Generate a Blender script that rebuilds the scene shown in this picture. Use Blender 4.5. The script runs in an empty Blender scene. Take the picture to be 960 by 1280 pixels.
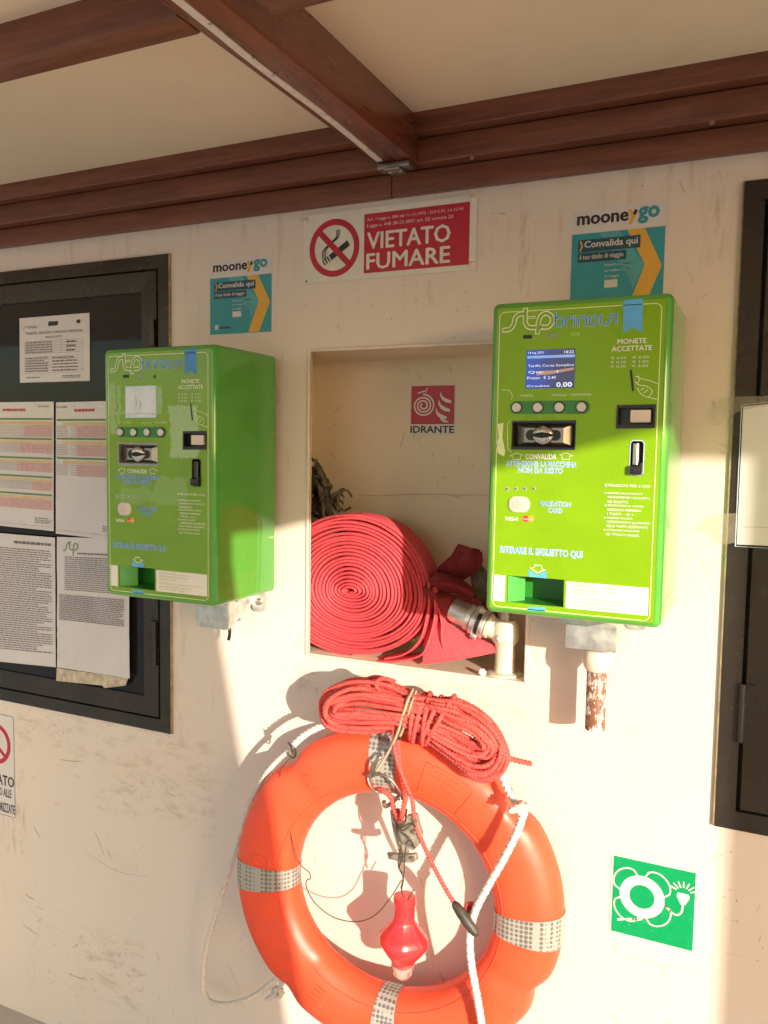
import bpy, math, random
import numpy as np
from mathutils import Vector
random.seed(7)
SC = bpy.context.scene
COL = SC.collection
PI = math.pi
# ------------------------------------------------------------------ camera
FPX = 1025.6
CAM = np.array([0.70420588, -1.5, 0.05082353])
_y, _p, _r = -0.4388, -0.0757, 0.0149
_F = np.array([math.sin(_y)*math.cos(_p), math.cos(_y)*math.cos(_p), math.sin(_p)])
_R = np.array([math.cos(_y), -math.sin(_y), 0.]); _U = np.cross(_R, _F)
_c, _s = math.cos(_r), math.sin(_r)
_R, _U = _R*_c+_U*_s, -_R*_s+_U*_c
cam = bpy.data.cameras.new('camera'); camo = bpy.data.objects.new('camera', cam); COL.objects.link(camo)
cam.sensor_fit = 'HORIZONTAL'; cam.sensor_width = 36; cam.lens = FPX/960*36
cam.clip_start = 0.02; cam.clip_end = 5000
from mathutils import Matrix
m3 = Matrix((_R, _U, -_F)).transposed()
camo.matrix_world = Matrix.Translation(Vector(CAM)) @ m3.to_4x4()
SC.camera = camo
# ------------------------------------------------------------------ light
SUN = np.array([-1.08, 1.0, -0.29]); SUN = SUN/np.linalg.norm(SUN)      # travel direction
elev = math.asin(-SUN[2]); back = -SUN
world = bpy.data.worlds.new('World'); SC.world = world; world.use_nodes = True
nt = world.node_tree; bg = nt.nodes['Background']
sky = nt.nodes.new('ShaderNodeTexSky'); sky.sky_type = 'NISHITA'; sky.sun_disc = False
sky.sun_elevation = elev; sky.sun_rotation = math.atan2(back[0], back[1])
sky.air_density = 1.0; sky.dust_density = 1.2; sky.ozone_density = 0.8
nt.links.new(sky.outputs[0], bg.inputs[0]); bg.inputs[1].default_value = 0.15
sl = bpy.data.lights.new('sun', 'SUN'); sl.energy = 3.5; sl.angle = math.radians(0.55); sl.color = (1.0, 0.86, 0.72)
so = bpy.data.objects.new('sun', sl); COL.objects.link(so)
so.rotation_euler = Vector(SUN).to_track_quat('-Z', 'Y').to_euler(); so.location = (5, -5, 3)
SC.view_settings.view_transform = 'Standard'; SC.view_settings.look = 'None'
SC.view_settings.gamma = 1; SC.view_settings.exposure = 1.07
SC.render.engine = 'CYCLES'
SC.cycles.max_bounces = 10; SC.cycles.diffuse_bounces = 6

def at(x, y, Y=0.0):
    """point where the line of sight through a photo pixel (960x1280) meets the plane y=Y"""
    d = _F+_R*(x-480)/FPX+_U*(640-y)/FPX
    return CAM+d*(Y-CAM[1])/d[1]

# ------------------------------------------------------------------ materials
def mat(name, col, rough=.5, metal=0., var=.12, scale=25., bump=0., bscale=200., stretch=None, coat=0., spec=None, emit=None, trans=0., extra=None):
    m = bpy.data.materials.new(name); m.use_nodes = True; n = m.node_tree.nodes; L = m.node_tree.links
    b = n['Principled BSDF']
    tc = n.new('ShaderNodeTexCoord'); mp = n.new('ShaderNodeMapping'); L.new(tc.outputs['Object'], mp.inputs[0])
    if stretch: mp.inputs['Scale'].default_value = stretch
    no = n.new('ShaderNodeTexNoise'); no.inputs['Scale'].default_value = scale; no.inputs['Detail'].default_value = 6
    L.new(mp.outputs[0], no.inputs['Vector'])
    cr = n.new('ShaderNodeValToRGB'); L.new(no.outputs['Fac'], cr.inputs[0])
    cr.color_ramp.elements[0].position = .3; cr.color_ramp.elements[1].position = .7
    lo = [c*(1-var) for c in col]; hi = [min(1, c*(1+var)) for c in col]
    cr.color_ramp.elements[0].color = (*lo, 1); cr.color_ramp.elements[1].color = (*hi, 1)
    L.new(cr.outputs[0], b.inputs['Base Color'])
    rr = n.new('ShaderNodeMapRange'); L.new(no.outputs['Fac'], rr.inputs[0])
    rr.inputs[1].default_value = .3; rr.inputs[2].default_value = .7
    rr.inputs[3].default_value = max(.02, rough*.85); rr.inputs[4].default_value = min(1, rough*1.2)
    L.new(rr.outputs[0], b.inputs['Roughness'])
    b.inputs['Metallic'].default_value = metal
    if coat: b.inputs['Coat Weight'].default_value = coat; b.inputs['Coat Roughness'].default_value = .08
    if spec is not None: b.inputs['Specular IOR Level'].default_value = spec
    if trans: b.inputs['Transmission Weight'].default_value = trans
    if emit:
        b.inputs['Emission Color'].default_value = (*emit[0], 1); b.inputs['Emission Strength'].default_value = emit[1]
    if bump:
        n2 = n.new('ShaderNodeTexNoise'); n2.inputs['Scale'].default_value = bscale; n2.inputs['Detail'].default_value = 4
        L.new(mp.outputs[0], n2.inputs['Vector'])
        bp = n.new('ShaderNodeBump'); bp.inputs['Strength'].default_value = bump; bp.inputs['Distance'].default_value = .002
        L.new(n2.outputs['Fac'], bp.inputs['Height']); L.new(bp.outputs[0], b.inputs['Normal'])
    m['_cr'] = 1
    if extra: extra(m, n, L, b, mp, cr)
    return m

def mixin(n, L, b, fac_socket, color, rough=None):
    """lay a second colour over whatever feeds Base Color"""
    src = b.inputs['Base Color'].links[0].from_socket
    mx = n.new('ShaderNodeMix'); mx.data_type = 'RGBA'
    L.new(fac_socket, mx.inputs[0]); L.new(src, mx.inputs[6]); mx.inputs[7].default_value = (*color, 1)
    L.new(mx.outputs[2], b.inputs['Base Color'])
    if rough is not None:
        s2 = b.inputs['Roughness'].links[0].from_socket
        m2 = n.new('ShaderNodeMix'); m2.data_type = 'FLOAT'
        L.new(fac_socket, m2.inputs[0]); L.new(s2, m2.inputs[2]); m2.inputs[3].default_value = rough
        L.new(m2.outputs[0], b.inputs['Roughness'])
def noise(n, L, vec, scale, detail=5, rough=.6, dist=0.):
    t = n.new('ShaderNodeTexNoise'); t.inputs['Scale'].default_value = scale; t.inputs['Detail'].default_value = detail
    t.inputs['Roughness'].default_value = rough; t.inputs['Distortion'].default_value = dist
    L.new(vec, t.inputs['Vector']); return t.outputs['Fac']
def ramp(n, L, s, a, b_):
    r = n.new('ShaderNodeMapRange'); r.interpolation_type = 'SMOOTHSTEP'; r.clamp = True
    L.new(s, r.inputs[0]); r.inputs[1].default_value = a; r.inputs[2].default_value = b_; return r.outputs[0]
def math_(n, L, op, a, b_):
    r = n.new('ShaderNodeMath'); r.operation = op
    for i, v in ((0, a), (1, b_)):
        if isinstance(v, (int, float)): r.inputs[i].default_value = v
        else: L.new(v, r.inputs[i])
    return r.outputs[0]
def mapping(n, L, scale, rot=(0, 0, 0), loc=(0, 0, 0)):
    tc = n.new('ShaderNodeTexCoord'); mp = n.new('ShaderNodeMapping'); L.new(tc.outputs['Object'], mp.inputs[0])
    mp.inputs['Scale'].default_value = scale; mp.inputs['Rotation'].default_value = rot; mp.inputs['Location'].default_value = loc
    return mp.outputs[0]

def wall_extra(m, n, L, b, mp, cr):
    # yellow-brown drips, scuffs, dark scratches, pits
    drip = ramp(n, L, noise(n, L, mapping(n, L, (22, 1, 3)), 1.2, 6, .65), .58, .76)
    drip = math_(n, L, 'MULTIPLY', drip, ramp(n, L, noise(n, L, mp.outputs[0], 2.2), .45, .65))
    mixin(n, L, b, math_(n, L, 'MULTIPLY', drip, .5), (.40, .29, .17))
    for rot, sc, th in ((.5, (110, 1, 14), .735), (-.9, (130, 1, 16), .75), (1.35, (90, 1, 12), .74), (-.25, (120, 1, 18), .75)):
        m2_ = n.new('ShaderNodeMapping'); m2_.inputs['Scale'].default_value = sc; L.new(mapping(n, L, (1, 1, 1), (0, rot, 0)), m2_.inputs[0])
        s = ramp(n, L, noise(n, L, m2_.outputs[0], 1., 2, .4), th-.040, th-.02)
        s = math_(n, L, 'MULTIPLY', s, ramp(n, L, noise(n, L, mp.outputs[0], 4.+rot), .50, .58))
        mixin(n, L, b, math_(n, L, 'MULTIPLY', s, .42), (.26, .20, .16))
    pit = ramp(n, L, noise(n, L, mp.outputs[0], 90, 2),   .70, .73)
    pit = math_(n, L, 'MULTIPLY', pit, ramp(n, L, noise(n, L, mp.outputs[0], 3.1), .5, .6))
    mixin(n, L, b, math_(n, L, 'MULTIPLY', pit, .7), (.2, .15, .11))
    # runs of dirty water below the moulding and flaking patches
    tc = n.new('ShaderNodeTexCoord'); sx = n.new('ShaderNodeSeparateXYZ'); L.new(tc.outputs['Object'], sx.inputs[0])
    top = ramp(n, L, sx.outputs[2], 1.62, 2.02)
    run = ramp(n, L, noise(n, L, mapping(n, L, (17, 1, 2.6)), 1., 8, .75, 1.2), .52, .70)
    mixin(n, L, b, math_(n, L, 'MULTIPLY', math_(n, L, 'MULTIPLY', run, top), .38), (.44, .30, .18))
    fl = ramp(n, L, noise(n, L, mapping(n, L, (9, 1, 14)), 1., 9, .75), .64, .67)
    mixin(n, L, b, math_(n, L, 'MULTIPLY', fl, .30), (.52, .38, .24))
    cr_ = n.new('ShaderNodeTexVoronoi'); cr_.feature = 'DISTANCE_TO_EDGE'; cr_.inputs['Scale'].default_value = 3.2
    wv = n.new('ShaderNodeMix'); wv.data_type = 'RGBA'; wv.inputs[0].default_value = .12; L.new(mp.outputs[0], wv.inputs[6])
    nz = n.new('ShaderNodeTexNoise'); nz.inputs['Scale'].default_value = 5; nz.inputs['Detail'].default_value = 6; L.new(mp.outputs[0], nz.inputs['Vector']); L.new(nz.outputs['Color'], wv.inputs[7]); L.new(wv.outputs[2], cr_.inputs['Vector'])
    ck = math_(n, L, 'MULTIPLY', ramp(n, L, cr_.outputs['Distance'], .010, .002), ramp(n, L, noise(n, L, mp.outputs[0], 2.7), .52, .62))
    mixin(n, L, b, math_(n, L, 'MULTIPLY', ck, .12), (.36, .27, .19))
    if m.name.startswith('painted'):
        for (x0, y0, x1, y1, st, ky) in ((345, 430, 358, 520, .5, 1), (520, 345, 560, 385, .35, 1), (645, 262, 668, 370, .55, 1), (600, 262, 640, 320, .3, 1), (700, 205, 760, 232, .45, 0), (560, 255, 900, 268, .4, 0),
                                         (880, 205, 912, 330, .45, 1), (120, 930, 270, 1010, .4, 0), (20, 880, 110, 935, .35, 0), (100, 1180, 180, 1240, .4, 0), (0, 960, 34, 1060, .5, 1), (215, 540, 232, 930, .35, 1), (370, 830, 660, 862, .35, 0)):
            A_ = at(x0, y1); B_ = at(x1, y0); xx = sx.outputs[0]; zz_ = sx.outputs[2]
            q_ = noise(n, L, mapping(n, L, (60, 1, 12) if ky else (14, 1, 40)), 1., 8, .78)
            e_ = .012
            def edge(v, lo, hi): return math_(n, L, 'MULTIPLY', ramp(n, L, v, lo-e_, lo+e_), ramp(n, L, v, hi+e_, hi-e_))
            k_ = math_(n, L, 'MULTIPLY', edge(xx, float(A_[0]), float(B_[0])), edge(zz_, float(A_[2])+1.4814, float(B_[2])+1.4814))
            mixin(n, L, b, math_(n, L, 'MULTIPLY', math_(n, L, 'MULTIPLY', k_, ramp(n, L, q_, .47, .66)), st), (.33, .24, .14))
    old = ramp(n, L, noise(n, L, mp.outputs[0], 1.6, 8, .6), .42, .68)
    mixin(n, L, b, math_(n, L, 'MULTIPLY', old, .18), (.60, .44, .28))
M = {}
M['wall'] = mat('painted_wall', (.715, .635, .565), .42, var=.035, scale=3.2, bump=.25, bscale=38, extra=wall_extra)
M['niche'] = mat('niche_paint', (.80, .69, .52), .55, var=.08, scale=5, bump=.2, bscale=40, extra=wall_extra)
M['lip'] = mat('lip_paint', (.74, .62, .52), .5, var=.08, scale=30, bump=.5, bscale=80)
M['scuff'] = mat('scuff_mark', (.34, .27, .21), .6, var=.3, scale=60)
M['ceil'] = mat('ceiling_panel', (.88, .75, .56), .45, var=.04, scale=2, bump=.1, bscale=60,
    extra=lambda m, n, L, b, mp, cr: (mixin(n, L, b, math_(n, L, 'MULTIPLY', ramp(n, L, noise(n, L, mp.outputs[0], 5, 9, .75), .5, .75), .22), (.55, .40, .24)), mixin(n, L, b, math_(n, L, 'MULTIPLY', ramp(n, L, noise(n, L, mp.outputs[0], 70, 3), .70, .74), .5), (.35, .25, .16))))
def wood_extra(m, n, L, b, mp, cr):
    g = noise(n, L, mp.outputs[0], 6, 8, .7, 1.5)
    mixin(n, L, b, math_(n, L, 'MULTIPLY', ramp(n, L, g, .45, .75), .55), (.05, .016, .008))
    s = ramp(n, L, noise(n, L, mapping(n, L, (4, 4, 4)), 3, 7, .7), .55, .8)
    mixin(n, L, b, math_(n, L, 'MULTIPLY', s, .25), (.30, .16, .10))
M['wood'] = mat('mahogany', (.185, .062, .030), .42, var=.28, scale=4, stretch=(1.2, 14, 14), bump=.15, bscale=12, extra=wood_extra, coat=.12)
M['woody'] = mat('mahogany_along', (.20, .056, .026), .28, var=.22, scale=4, stretch=(14, 1.2, 14), bump=.15, bscale=12, extra=wood_extra, coat=.15)
M['cap'] = mat('screw_cap', (.26, .15, .10), .4)
M['strip'] = mat('adhesive_strip', (.74, .66, .58), .5, var=.1, scale=60)
M['bronze'] = mat('dark_anodised_frame', (.046, .040, .033), .26, metal=.45, var=.10, scale=9, stretch=(1, 1, 1), bump=.05, bscale=90,
                  extra=lambda m, n, L, b, mp, cr: mixin(n, L, b, math_(n, L, 'MULTIPLY', ramp(n, L, noise(n, L, mp.outputs[0], 22, 8, .75), .55, .78), .16), (.20, .17, .13), .6))
M['gasket'] = mat('rubber_gasket', (.012, .011, .010), .6)
M['edge'] = mat('sealant_edge', (.34, .26, .13), .6, var=.3, scale=60)
M['glass'] = mat('tinted_glass', (.012, .012, .012), .04, var=.1, scale=3, spec=.3)
M['paper'] = mat('paper', (.66, .63, .62), .35, var=.03, scale=8, coat=.25)
M['film'] = mat('sleeve_paper', (.60, .57, .56), .14, var=.04, scale=9, bump=1., bscale=16, coat=1.)
M['ink'] = mat('grey_ink', (.14, .12, .13), .5, var=.2, scale=300)
M['inkl'] = mat('light_ink', (.36, .32, .34), .5, var=.2, scale=300)
M['inkred'] = mat('red_ink', (.5, .06, .10), .5)
M['inkpink'] = mat('pink_ink', (.60, .36, .35), .5, var=.15, scale=200)
M['inkgreen'] = mat('green_ink', (.09, .22, .05), .5)
M['inkgold'] = mat('gold_ink', (.62, .45, .22), .5)
M['black'] = mat('black_plastic', (.018, .018, .02), .32, var=.2)
M['blackp'] = mat('black_print', (.025, .024, .025), .5)
M['signwhite'] = mat('sign_white', (.70, .68, .60), .35, var=.05, scale=30)
M['signred'] = mat('sign_red', (.46, .018, .045), .35, var=.06, scale=60)
M['signgreen'] = mat('sign_green', (.0, .30, .10), .35, var=.05, scale=60,
   extra=lambda m, n, L, b, mp, cr: mixin(n, L, b, ramp(n, L, noise(n, L, mp.outputs[0], 160, 3), .72, .75), (.6, .6, .5)))
M['teal'] = mat('sticker_teal', (.03, .30, .36), .35, var=.05)
M['tealdark'] = mat('sticker_dark_teal', (.015, .07, .10), .4)
M['teall'] = mat('sticker_light_teal', (.09, .38, .42), .35)
M['amber'] = mat('sticker_amber', (.72, .40, .05), .35, var=.04)
M['case'] = mat('green_casing', (.085, .35, .045), .10, var=.05, scale=20, coat=.45,
    extra=lambda m, n, L, b, mp, cr: (mixin(n, L, b, math_(n, L, 'MULTIPLY', ramp(n, L, noise(n, L, mapping(n, L, (30, 30, 3)), 1.5, 8, .75), .60, .75), .35), (.10, .20, .05), .35),
        mixin(n, L, b, math_(n, L, 'MULTIPLY', ramp(n, L, noise(n, L, mapping(n, L, (60, 9, 60), (0, .5, .4)), 1., 3, .5), .72, .74), .5), (.40, .52, .25), .5),
        mixin(n, L, b, math_(n, L, 'MULTIPLY', ramp(n, L, noise(n, L, mp.outputs[0], 9, 7, .7), .5, .75), .3), (.16, .30, .07), .3)))
def face_extra(m, n, L, b, mp, cr):
    s = ramp(n, L, noise(n, L, mp.outputs[0], 70, 4, .7), .70, .78)
    mixin(n, L, b, math_(n, L, 'MULTIPLY', s, .35), (.45, .55, .25))
M['face'] = mat('lime_front', (.20, .40, .002), .30, var=.05, scale=14, coat=.08, spec=.3, extra=face_extra)
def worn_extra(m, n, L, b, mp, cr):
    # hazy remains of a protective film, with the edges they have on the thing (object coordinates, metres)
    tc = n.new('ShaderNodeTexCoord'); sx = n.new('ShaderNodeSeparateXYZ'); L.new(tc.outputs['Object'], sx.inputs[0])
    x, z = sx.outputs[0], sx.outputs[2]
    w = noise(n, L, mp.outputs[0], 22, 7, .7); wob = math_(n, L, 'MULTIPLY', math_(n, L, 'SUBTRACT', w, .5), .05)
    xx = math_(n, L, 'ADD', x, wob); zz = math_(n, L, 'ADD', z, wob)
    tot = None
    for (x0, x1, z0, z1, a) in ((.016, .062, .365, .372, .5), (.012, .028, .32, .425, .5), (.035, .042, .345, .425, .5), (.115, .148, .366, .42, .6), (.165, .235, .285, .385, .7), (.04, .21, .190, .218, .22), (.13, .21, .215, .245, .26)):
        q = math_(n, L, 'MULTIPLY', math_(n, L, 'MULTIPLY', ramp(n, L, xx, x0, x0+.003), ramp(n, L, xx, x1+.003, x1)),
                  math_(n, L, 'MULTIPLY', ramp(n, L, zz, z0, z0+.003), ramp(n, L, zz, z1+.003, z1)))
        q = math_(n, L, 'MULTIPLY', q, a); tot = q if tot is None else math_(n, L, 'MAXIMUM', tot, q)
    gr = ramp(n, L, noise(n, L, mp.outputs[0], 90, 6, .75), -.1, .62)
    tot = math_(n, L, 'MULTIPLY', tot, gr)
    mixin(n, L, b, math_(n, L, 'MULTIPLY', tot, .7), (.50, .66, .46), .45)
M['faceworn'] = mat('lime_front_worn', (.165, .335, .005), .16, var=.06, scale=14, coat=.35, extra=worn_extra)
M['pale'] = mat('pale_yellow_line', (.72, .80, .42), .4)
M['white'] = mat('white_print', (.78, .78, .74), .4)
M['whitel'] = mat('white_label', (.78, .74, .66), .4, var=.05)
M['whited'] = mat('cream_lettering', (.78, .80, .60), .4)
M['blue'] = mat('blue_print', (.06, .26, .58), .4)
M['sky'] = mat('light_blue_print', (.10, .42, .80), .4)
M['bluel'] = mat('outline_print', (.50, .66, .80), .4)
M['olive'] = mat('olive_print', (.46, .42, .16), .5)
M['keypad'] = mat('key_recess', (.035, .21, .035), .35)
M['btn'] = mat('button_metal', (.60, .56, .50), .35, metal=.6, var=.1, scale=80)
M['steel'] = mat('worn_steel', (.58, .56, .52), .26, metal=1, var=.25, scale=60, stretch=(6, 1, .5))
M['pew'] = mat('pewter', (.36, .34, .30), .4, metal=.9, var=.2, scale=60)
M['dark'] = mat('dark_slot', (.02, .022, .018), .5)
M['traymat'] = mat('tray_green', (.03, .26, .03), .35)
M['traylight'] = mat('tray_side_green', (.09, .40, .08), .35)
M['visared'] = mat('card_red', (.72, .05, .05), .4); M['visaor'] = mat('card_orange', (.80, .35, .05), .4)
M['flap'] = mat('coin_flap', (.66, .58, .50), .4)
M['galv'] = mat('galvanised', (.56, .58, .54), .38, metal=.7, var=.25, scale=50, bump=.1, bscale=90)
M['galvw'] = mat('pale_bracket_paint', (.62, .58, .50), .45, var=.08, scale=30)
M['orange'] = mat('ring_orange', (.86, .084, .030), .42, var=.05, scale=8, bump=.12, bscale=60,
    extra=lambda m, n, L, b, mp, cr: mixin(n, L, b, math_(n, L, 'MULTIPLY', ramp(n, L, noise(n, L, mp.outputs[0], 14, 8, .8), .48, .70), .45), (.50, .10, .06)))
def tape_extra(m, n, L, b, mp, cr):
    v = n.new('ShaderNodeTexVoronoi'); v.inputs['Scale'].default_value = 115; v.inputs['Randomness'].default_value = 0.0
    L.new(mp.outputs[0], v.inputs['Vector'])
    mixin(n, L, b, ramp(n, L, v.outputs['Distance'], .36, .50), (.42, .40, .36))
    sc = ramp(n, L, noise(n, L, mp.outputs[0], 55, 6, .75), .58, .72)
    mixin(n, L, b, math_(n, L, 'MULTIPLY', sc, .5), (.42, .37, .32))
M['tape'] = mat('retro_tape', (.17, .16, .15), .3, metal=.2, var=.12, scale=60, extra=tape_extra)
def rope_m(name, col, var=.2, fine=600, fleck=None):
    return mat(name, col, .8, var=var, scale=fine, bump=.6, bscale=900, spec=.2,
        extra=(lambda m, n, L, b, mp, cr: mixin(n, L, b, math_(n, L, 'MULTIPLY', ramp(n, L, noise(n, L, mp.outputs[0], 170, 2), .54, .64), .6), fleck)) if fleck else None)
M['redrope'] = rope_m('red_rope', (.80, .12, .10), fleck=(.42, .025, .03))
M['whiterope'] = rope_m('white_rope', (.76, .70, .63), .12, fleck=(.56, .48, .40))
M['cord'] = rope_m('beige_cord', (.46, .36, .25))
M['wire'] = mat('dark_wire', (.06, .045, .03), .5)
def hose_extra(m, n, L, b, mp, cr):
    w = n.new('ShaderNodeTexWave'); w.inputs['Scale'].default_value = 110; w.bands_direction = 'DIAGONAL'; w.inputs['Distortion'].default_value = 1.5
    L.new(mp.outputs[0], w.inputs['Vector'])
    mixin(n, L, b, math_(n, L, 'MULTIPLY', ramp(n, L, w.outputs['Fac'], .35, .0), .45), (.36, .02, .03))
    mixin(n, L, b, math_(n, L, 'MULTIPLY', ramp(n, L, noise(n, L, mp.outputs[0], 18, 6, .7), .55, .75), .3), (.45, .10, .08))
    bp = n.new('ShaderNodeBump'); bp.inputs['Strength'].default_value = .8; bp.inputs['Distance'].default_value = .001
    L.new(w.outputs['Fac'], bp.inputs['Height']); L.new(bp.outputs[0], b.inputs['Normal'])
M['hose'] = mat('woven_red_hose', (.78, .10, .12), .7, var=.14, scale=120, extra=hose_extra, spec=.25)
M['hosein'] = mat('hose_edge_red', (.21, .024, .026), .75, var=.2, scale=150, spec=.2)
M['brass'] = mat('weathered_brass', (.40, .36, .28), .42, metal=.5, var=.3, scale=60, bump=.3, bscale=150)
M['alu'] = mat('coupling_aluminium', (.62, .60, .56), .36, metal=.75, var=.25, scale=40, bump=.15, bscale=100)
M['valve'] = mat('valve_paint', (.70, .62, .50), .5, var=.1, scale=30, bump=.4, bscale=70,
    extra=lambda m, n, L, b, mp, cr: mixin(n, L, b, ramp(n, L, noise(n, L, mp.outputs[0], 45, 6, .7), .66, .70), (.16, .07, .035)))
M['pipe'] = mat('peeling_pipe', (.24, .10, .055), .5, var=.2, scale=30, bump=.3, bscale=120,
    extra=lambda m, n, L, b, mp, cr: mixin(n, L, b, ramp(n, L, noise(n, L, mapping(n, L, (1, 1, .55)), 60, 6, .75), .515, .54), (.74, .68, .60)))
M['beacon'] = mat('red_beacon', (.86, .035, .04), .22, var=.06, scale=20, coat=.4)
M['lens'] = mat('clear_lens', (.85, .60, .55), .08, var=.05, scale=20, trans=.85)
M['toggle'] = mat('dark_toggle', (.05, .045, .035), .45, var=.3, scale=60)
M['netting'] = mat('old_netting', (.13, .105, .07), .9, var=.4, scale=80, bump=.8, bscale=300)
M['tapefilm'] = mat('old_tape', (.50, .42, .30), .18, var=.3, scale=60, coat=.6)
M['cleartape'] = mat('clear_tape', (.55, .48, .38), .12, var=.1, scale=80, coat=.5, bump=.6, bscale=120)
M['cleartape'].node_tree.nodes['Principled BSDF'].inputs['Alpha'].default_value = .28
M['deck'] = mat('deck_floor', (.50, .45, .40), .6, var=.1, scale=20, bump=.2, bscale=100)
M['quay'] = mat('quay_concrete', (.48, .455, .44), .8, var=.15, scale=.5)
M['outerw'] = mat('sun_block_white', (.74, .70, .64), .4, var=.04, scale=3)  # for the added sun-blocking boards alone
M['screenglare'] = mat('screen_glare', (.62, .70, .76), .12, var=.12, scale=30, coat=.6)  # pale bluish glare on the blank screen, put into the base colour
def screen_extra(m, n, L, b, mp, cr):
    tc = n.new('ShaderNodeTexCoord'); sx = n.new('ShaderNodeSeparateXYZ'); L.new(tc.outputs['Object'], sx.inputs[0])
    g = ramp(n, L, math_(n, L, 'ADD', sx.outputs[0], math_(n, L, 'MULTIPLY', noise(n, L, mapping(n, L, (20, 1, 60)), 1.), .06)), .085, .15)
    cr2 = n.new('ShaderNodeValToRGB'); L.new(g, cr2.inputs[0])
    cr2.color_ramp.elements[0].color = (.02, .07, .42, 1); cr2.color_ramp.elements[1].color = (.05, .035, .07, 1)
    L.new(cr2.outputs[0], b.inputs['Emission Color']); b.inputs['Emission Strength'].default_value = .42
M['screen'] = mat('lit_screen', (.015, .03, .12), .15, extra=screen_extra)
M['scr_lt'] = mat('screen_light', (.2, .35, .7), .3, emit=((.16, .30, .70), .35))
M['scr_or'] = mat('screen_tan', (.3, .2, .2), .3, emit=((.42, .22, .16), .3))
M['scr_wh'] = mat('screen_text', (.5, .55, .7), .3, emit=((.55, .62, .85), .5))

# ------------------------------------------------------------------ mesh building
def origin(o):
    v = Vector((0, 0, 0))
    while o is not None: v += Vector(o.location); o = o.parent
    return v
def tag(o, label=None, cat=None, group=None, kind=None):
    if label: o['label'] = label
    if cat: o['category'] = cat
    if group: o['group'] = group
    if kind: o['kind'] = kind
    return o
def empty(name, loc, label, cat, group=None):
    o = bpy.data.objects.new(name, None); COL.objects.link(o); o.location = loc; o.empty_display_size = .05
    return tag(o, label, cat, group)
class MB:
    def __init__(s): s.v = []; s.f = []
    def add(s, vs, fs):
        k = len(s.v); s.v += [tuple(map(float, v)) for v in vs]; s.f += [tuple(i+k for i in f) for f in fs]; return s
    def quad(s, a, b, c, d): return s.add([a, b, c, d], [(0, 1, 2, 3)])
    def box(s, x0, x1, y0, y1, z0, z1):
        v = [(x, y, z) for x in (x0, x1) for y in (y0, y1) for z in (z0, z1)]
        return s.add(v, [(0, 1, 3, 2), (4, 6, 7, 5), (0, 4, 5, 1), (2, 3, 7, 6), (0, 2, 6, 4), (1, 5, 7, 3)])
    def prism(s, poly, y0, y1):
        """polygon [(x,z)] extruded from y0 to y1"""
        n = len(poly); v = [(x, y0, z) for x, z in poly]+[(x, y1, z) for x, z in poly]
        return s.add(v, [tuple(range(n)), tuple(range(2*n-1, n-1, -1))]+[(i, i+n, (i+1) % n+n, (i+1) % n) for i in range(n)])
    def flat(s, poly, y):
        return s.add([(x, y, z) for x, z in poly], [tuple(range(len(poly)))])
    def build(s, name, m, parent=None, smooth=False, loc=None, bevel=0, seg=2, auto=None):
        o0 = origin(parent) if parent is not None else Vector(loc or (0, 0, 0))
        me = bpy.data.meshes.new(name)
        me.from_pydata([(x-o0.x, y-o0.y, z-o0.z) for x, y, z in s.v], [], s.f)
        me.update()
        if smooth:
            me.polygons.foreach_set('use_smooth', [True]*len(me.polygons))
        me.materials.append(M[m] if isinstance(m, str) else m)
        o = bpy.data.objects.new(name, me); COL.objects.link(o)
        if parent is not None: o.parent = parent
        else: o.location = o0
        if bevel:
            import bmesh
            bm = bmesh.new(); bm.from_mesh(me); bmesh.ops.recalc_face_normals(bm, faces=bm.faces)
            ed = [e for e in bm.edges if len(e.link_faces) == 2 and e.calc_face_angle(0) > .5]
            bmesh.ops.bevel(bm, geom=ed, offset=bevel, segments=seg, affect='EDGES', profile=.5, clamp_overlap=True)
            for f in bm.faces: f.smooth = True
            bm.to_mesh(me); bm.free()
            try: me.set_sharp_from_angle(angle=.6)
            except Exception: pass
        elif not smooth or auto:
            import bmesh
            bm = bmesh.new(); bm.from_mesh(me); bmesh.ops.recalc_face_normals(bm, faces=bm.faces) if len(bm.faces) < 60000 and not getattr(s, 'keep', 0) else None
            bm.to_mesh(me); bm.free()
            if auto: me.set_sharp_from_angle(angle=auto)
        return o
def smoothpath(P, n=8, closed=False):
    P = [np.array(p, float) for p in P]; out = []; N = len(P)
    R = range(N if closed else N-1)
    for i in R:
        if closed: p0, p1, p2, p3 = P[(i-1) % N], P[i], P[(i+1) % N], P[(i+2) % N]
        else: p0, p1, p2, p3 = P[max(i-1, 0)], P[i], P[i+1], P[min(i+2, N-1)]
        for k in range(n):
            t = k/n
            out.append(.5*((2*p1)+(-p0+p2)*t+(2*p0-5*p1+4*p2-p3)*t*t+(-p0+3*p1-3*p2+p3)*t**3))
    if not closed: out.append(P[-1])
    return out
def resample(P, step, closed=False):
    P = np.array(P);
    if closed: P = np.vstack([P, P[:1]])
    d = np.r_[0, np.cumsum(np.linalg.norm(np.diff(P, axis=0), axis=1))]
    n = max(3, int(d[-1]/step)); t = np.linspace(0, d[-1], n+1)
    Q = np.stack([np.interp(t, d, P[:, k]) for k in range(P.shape[1])], 1)
    return (Q[:-1] if closed else Q), d[-1]
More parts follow.
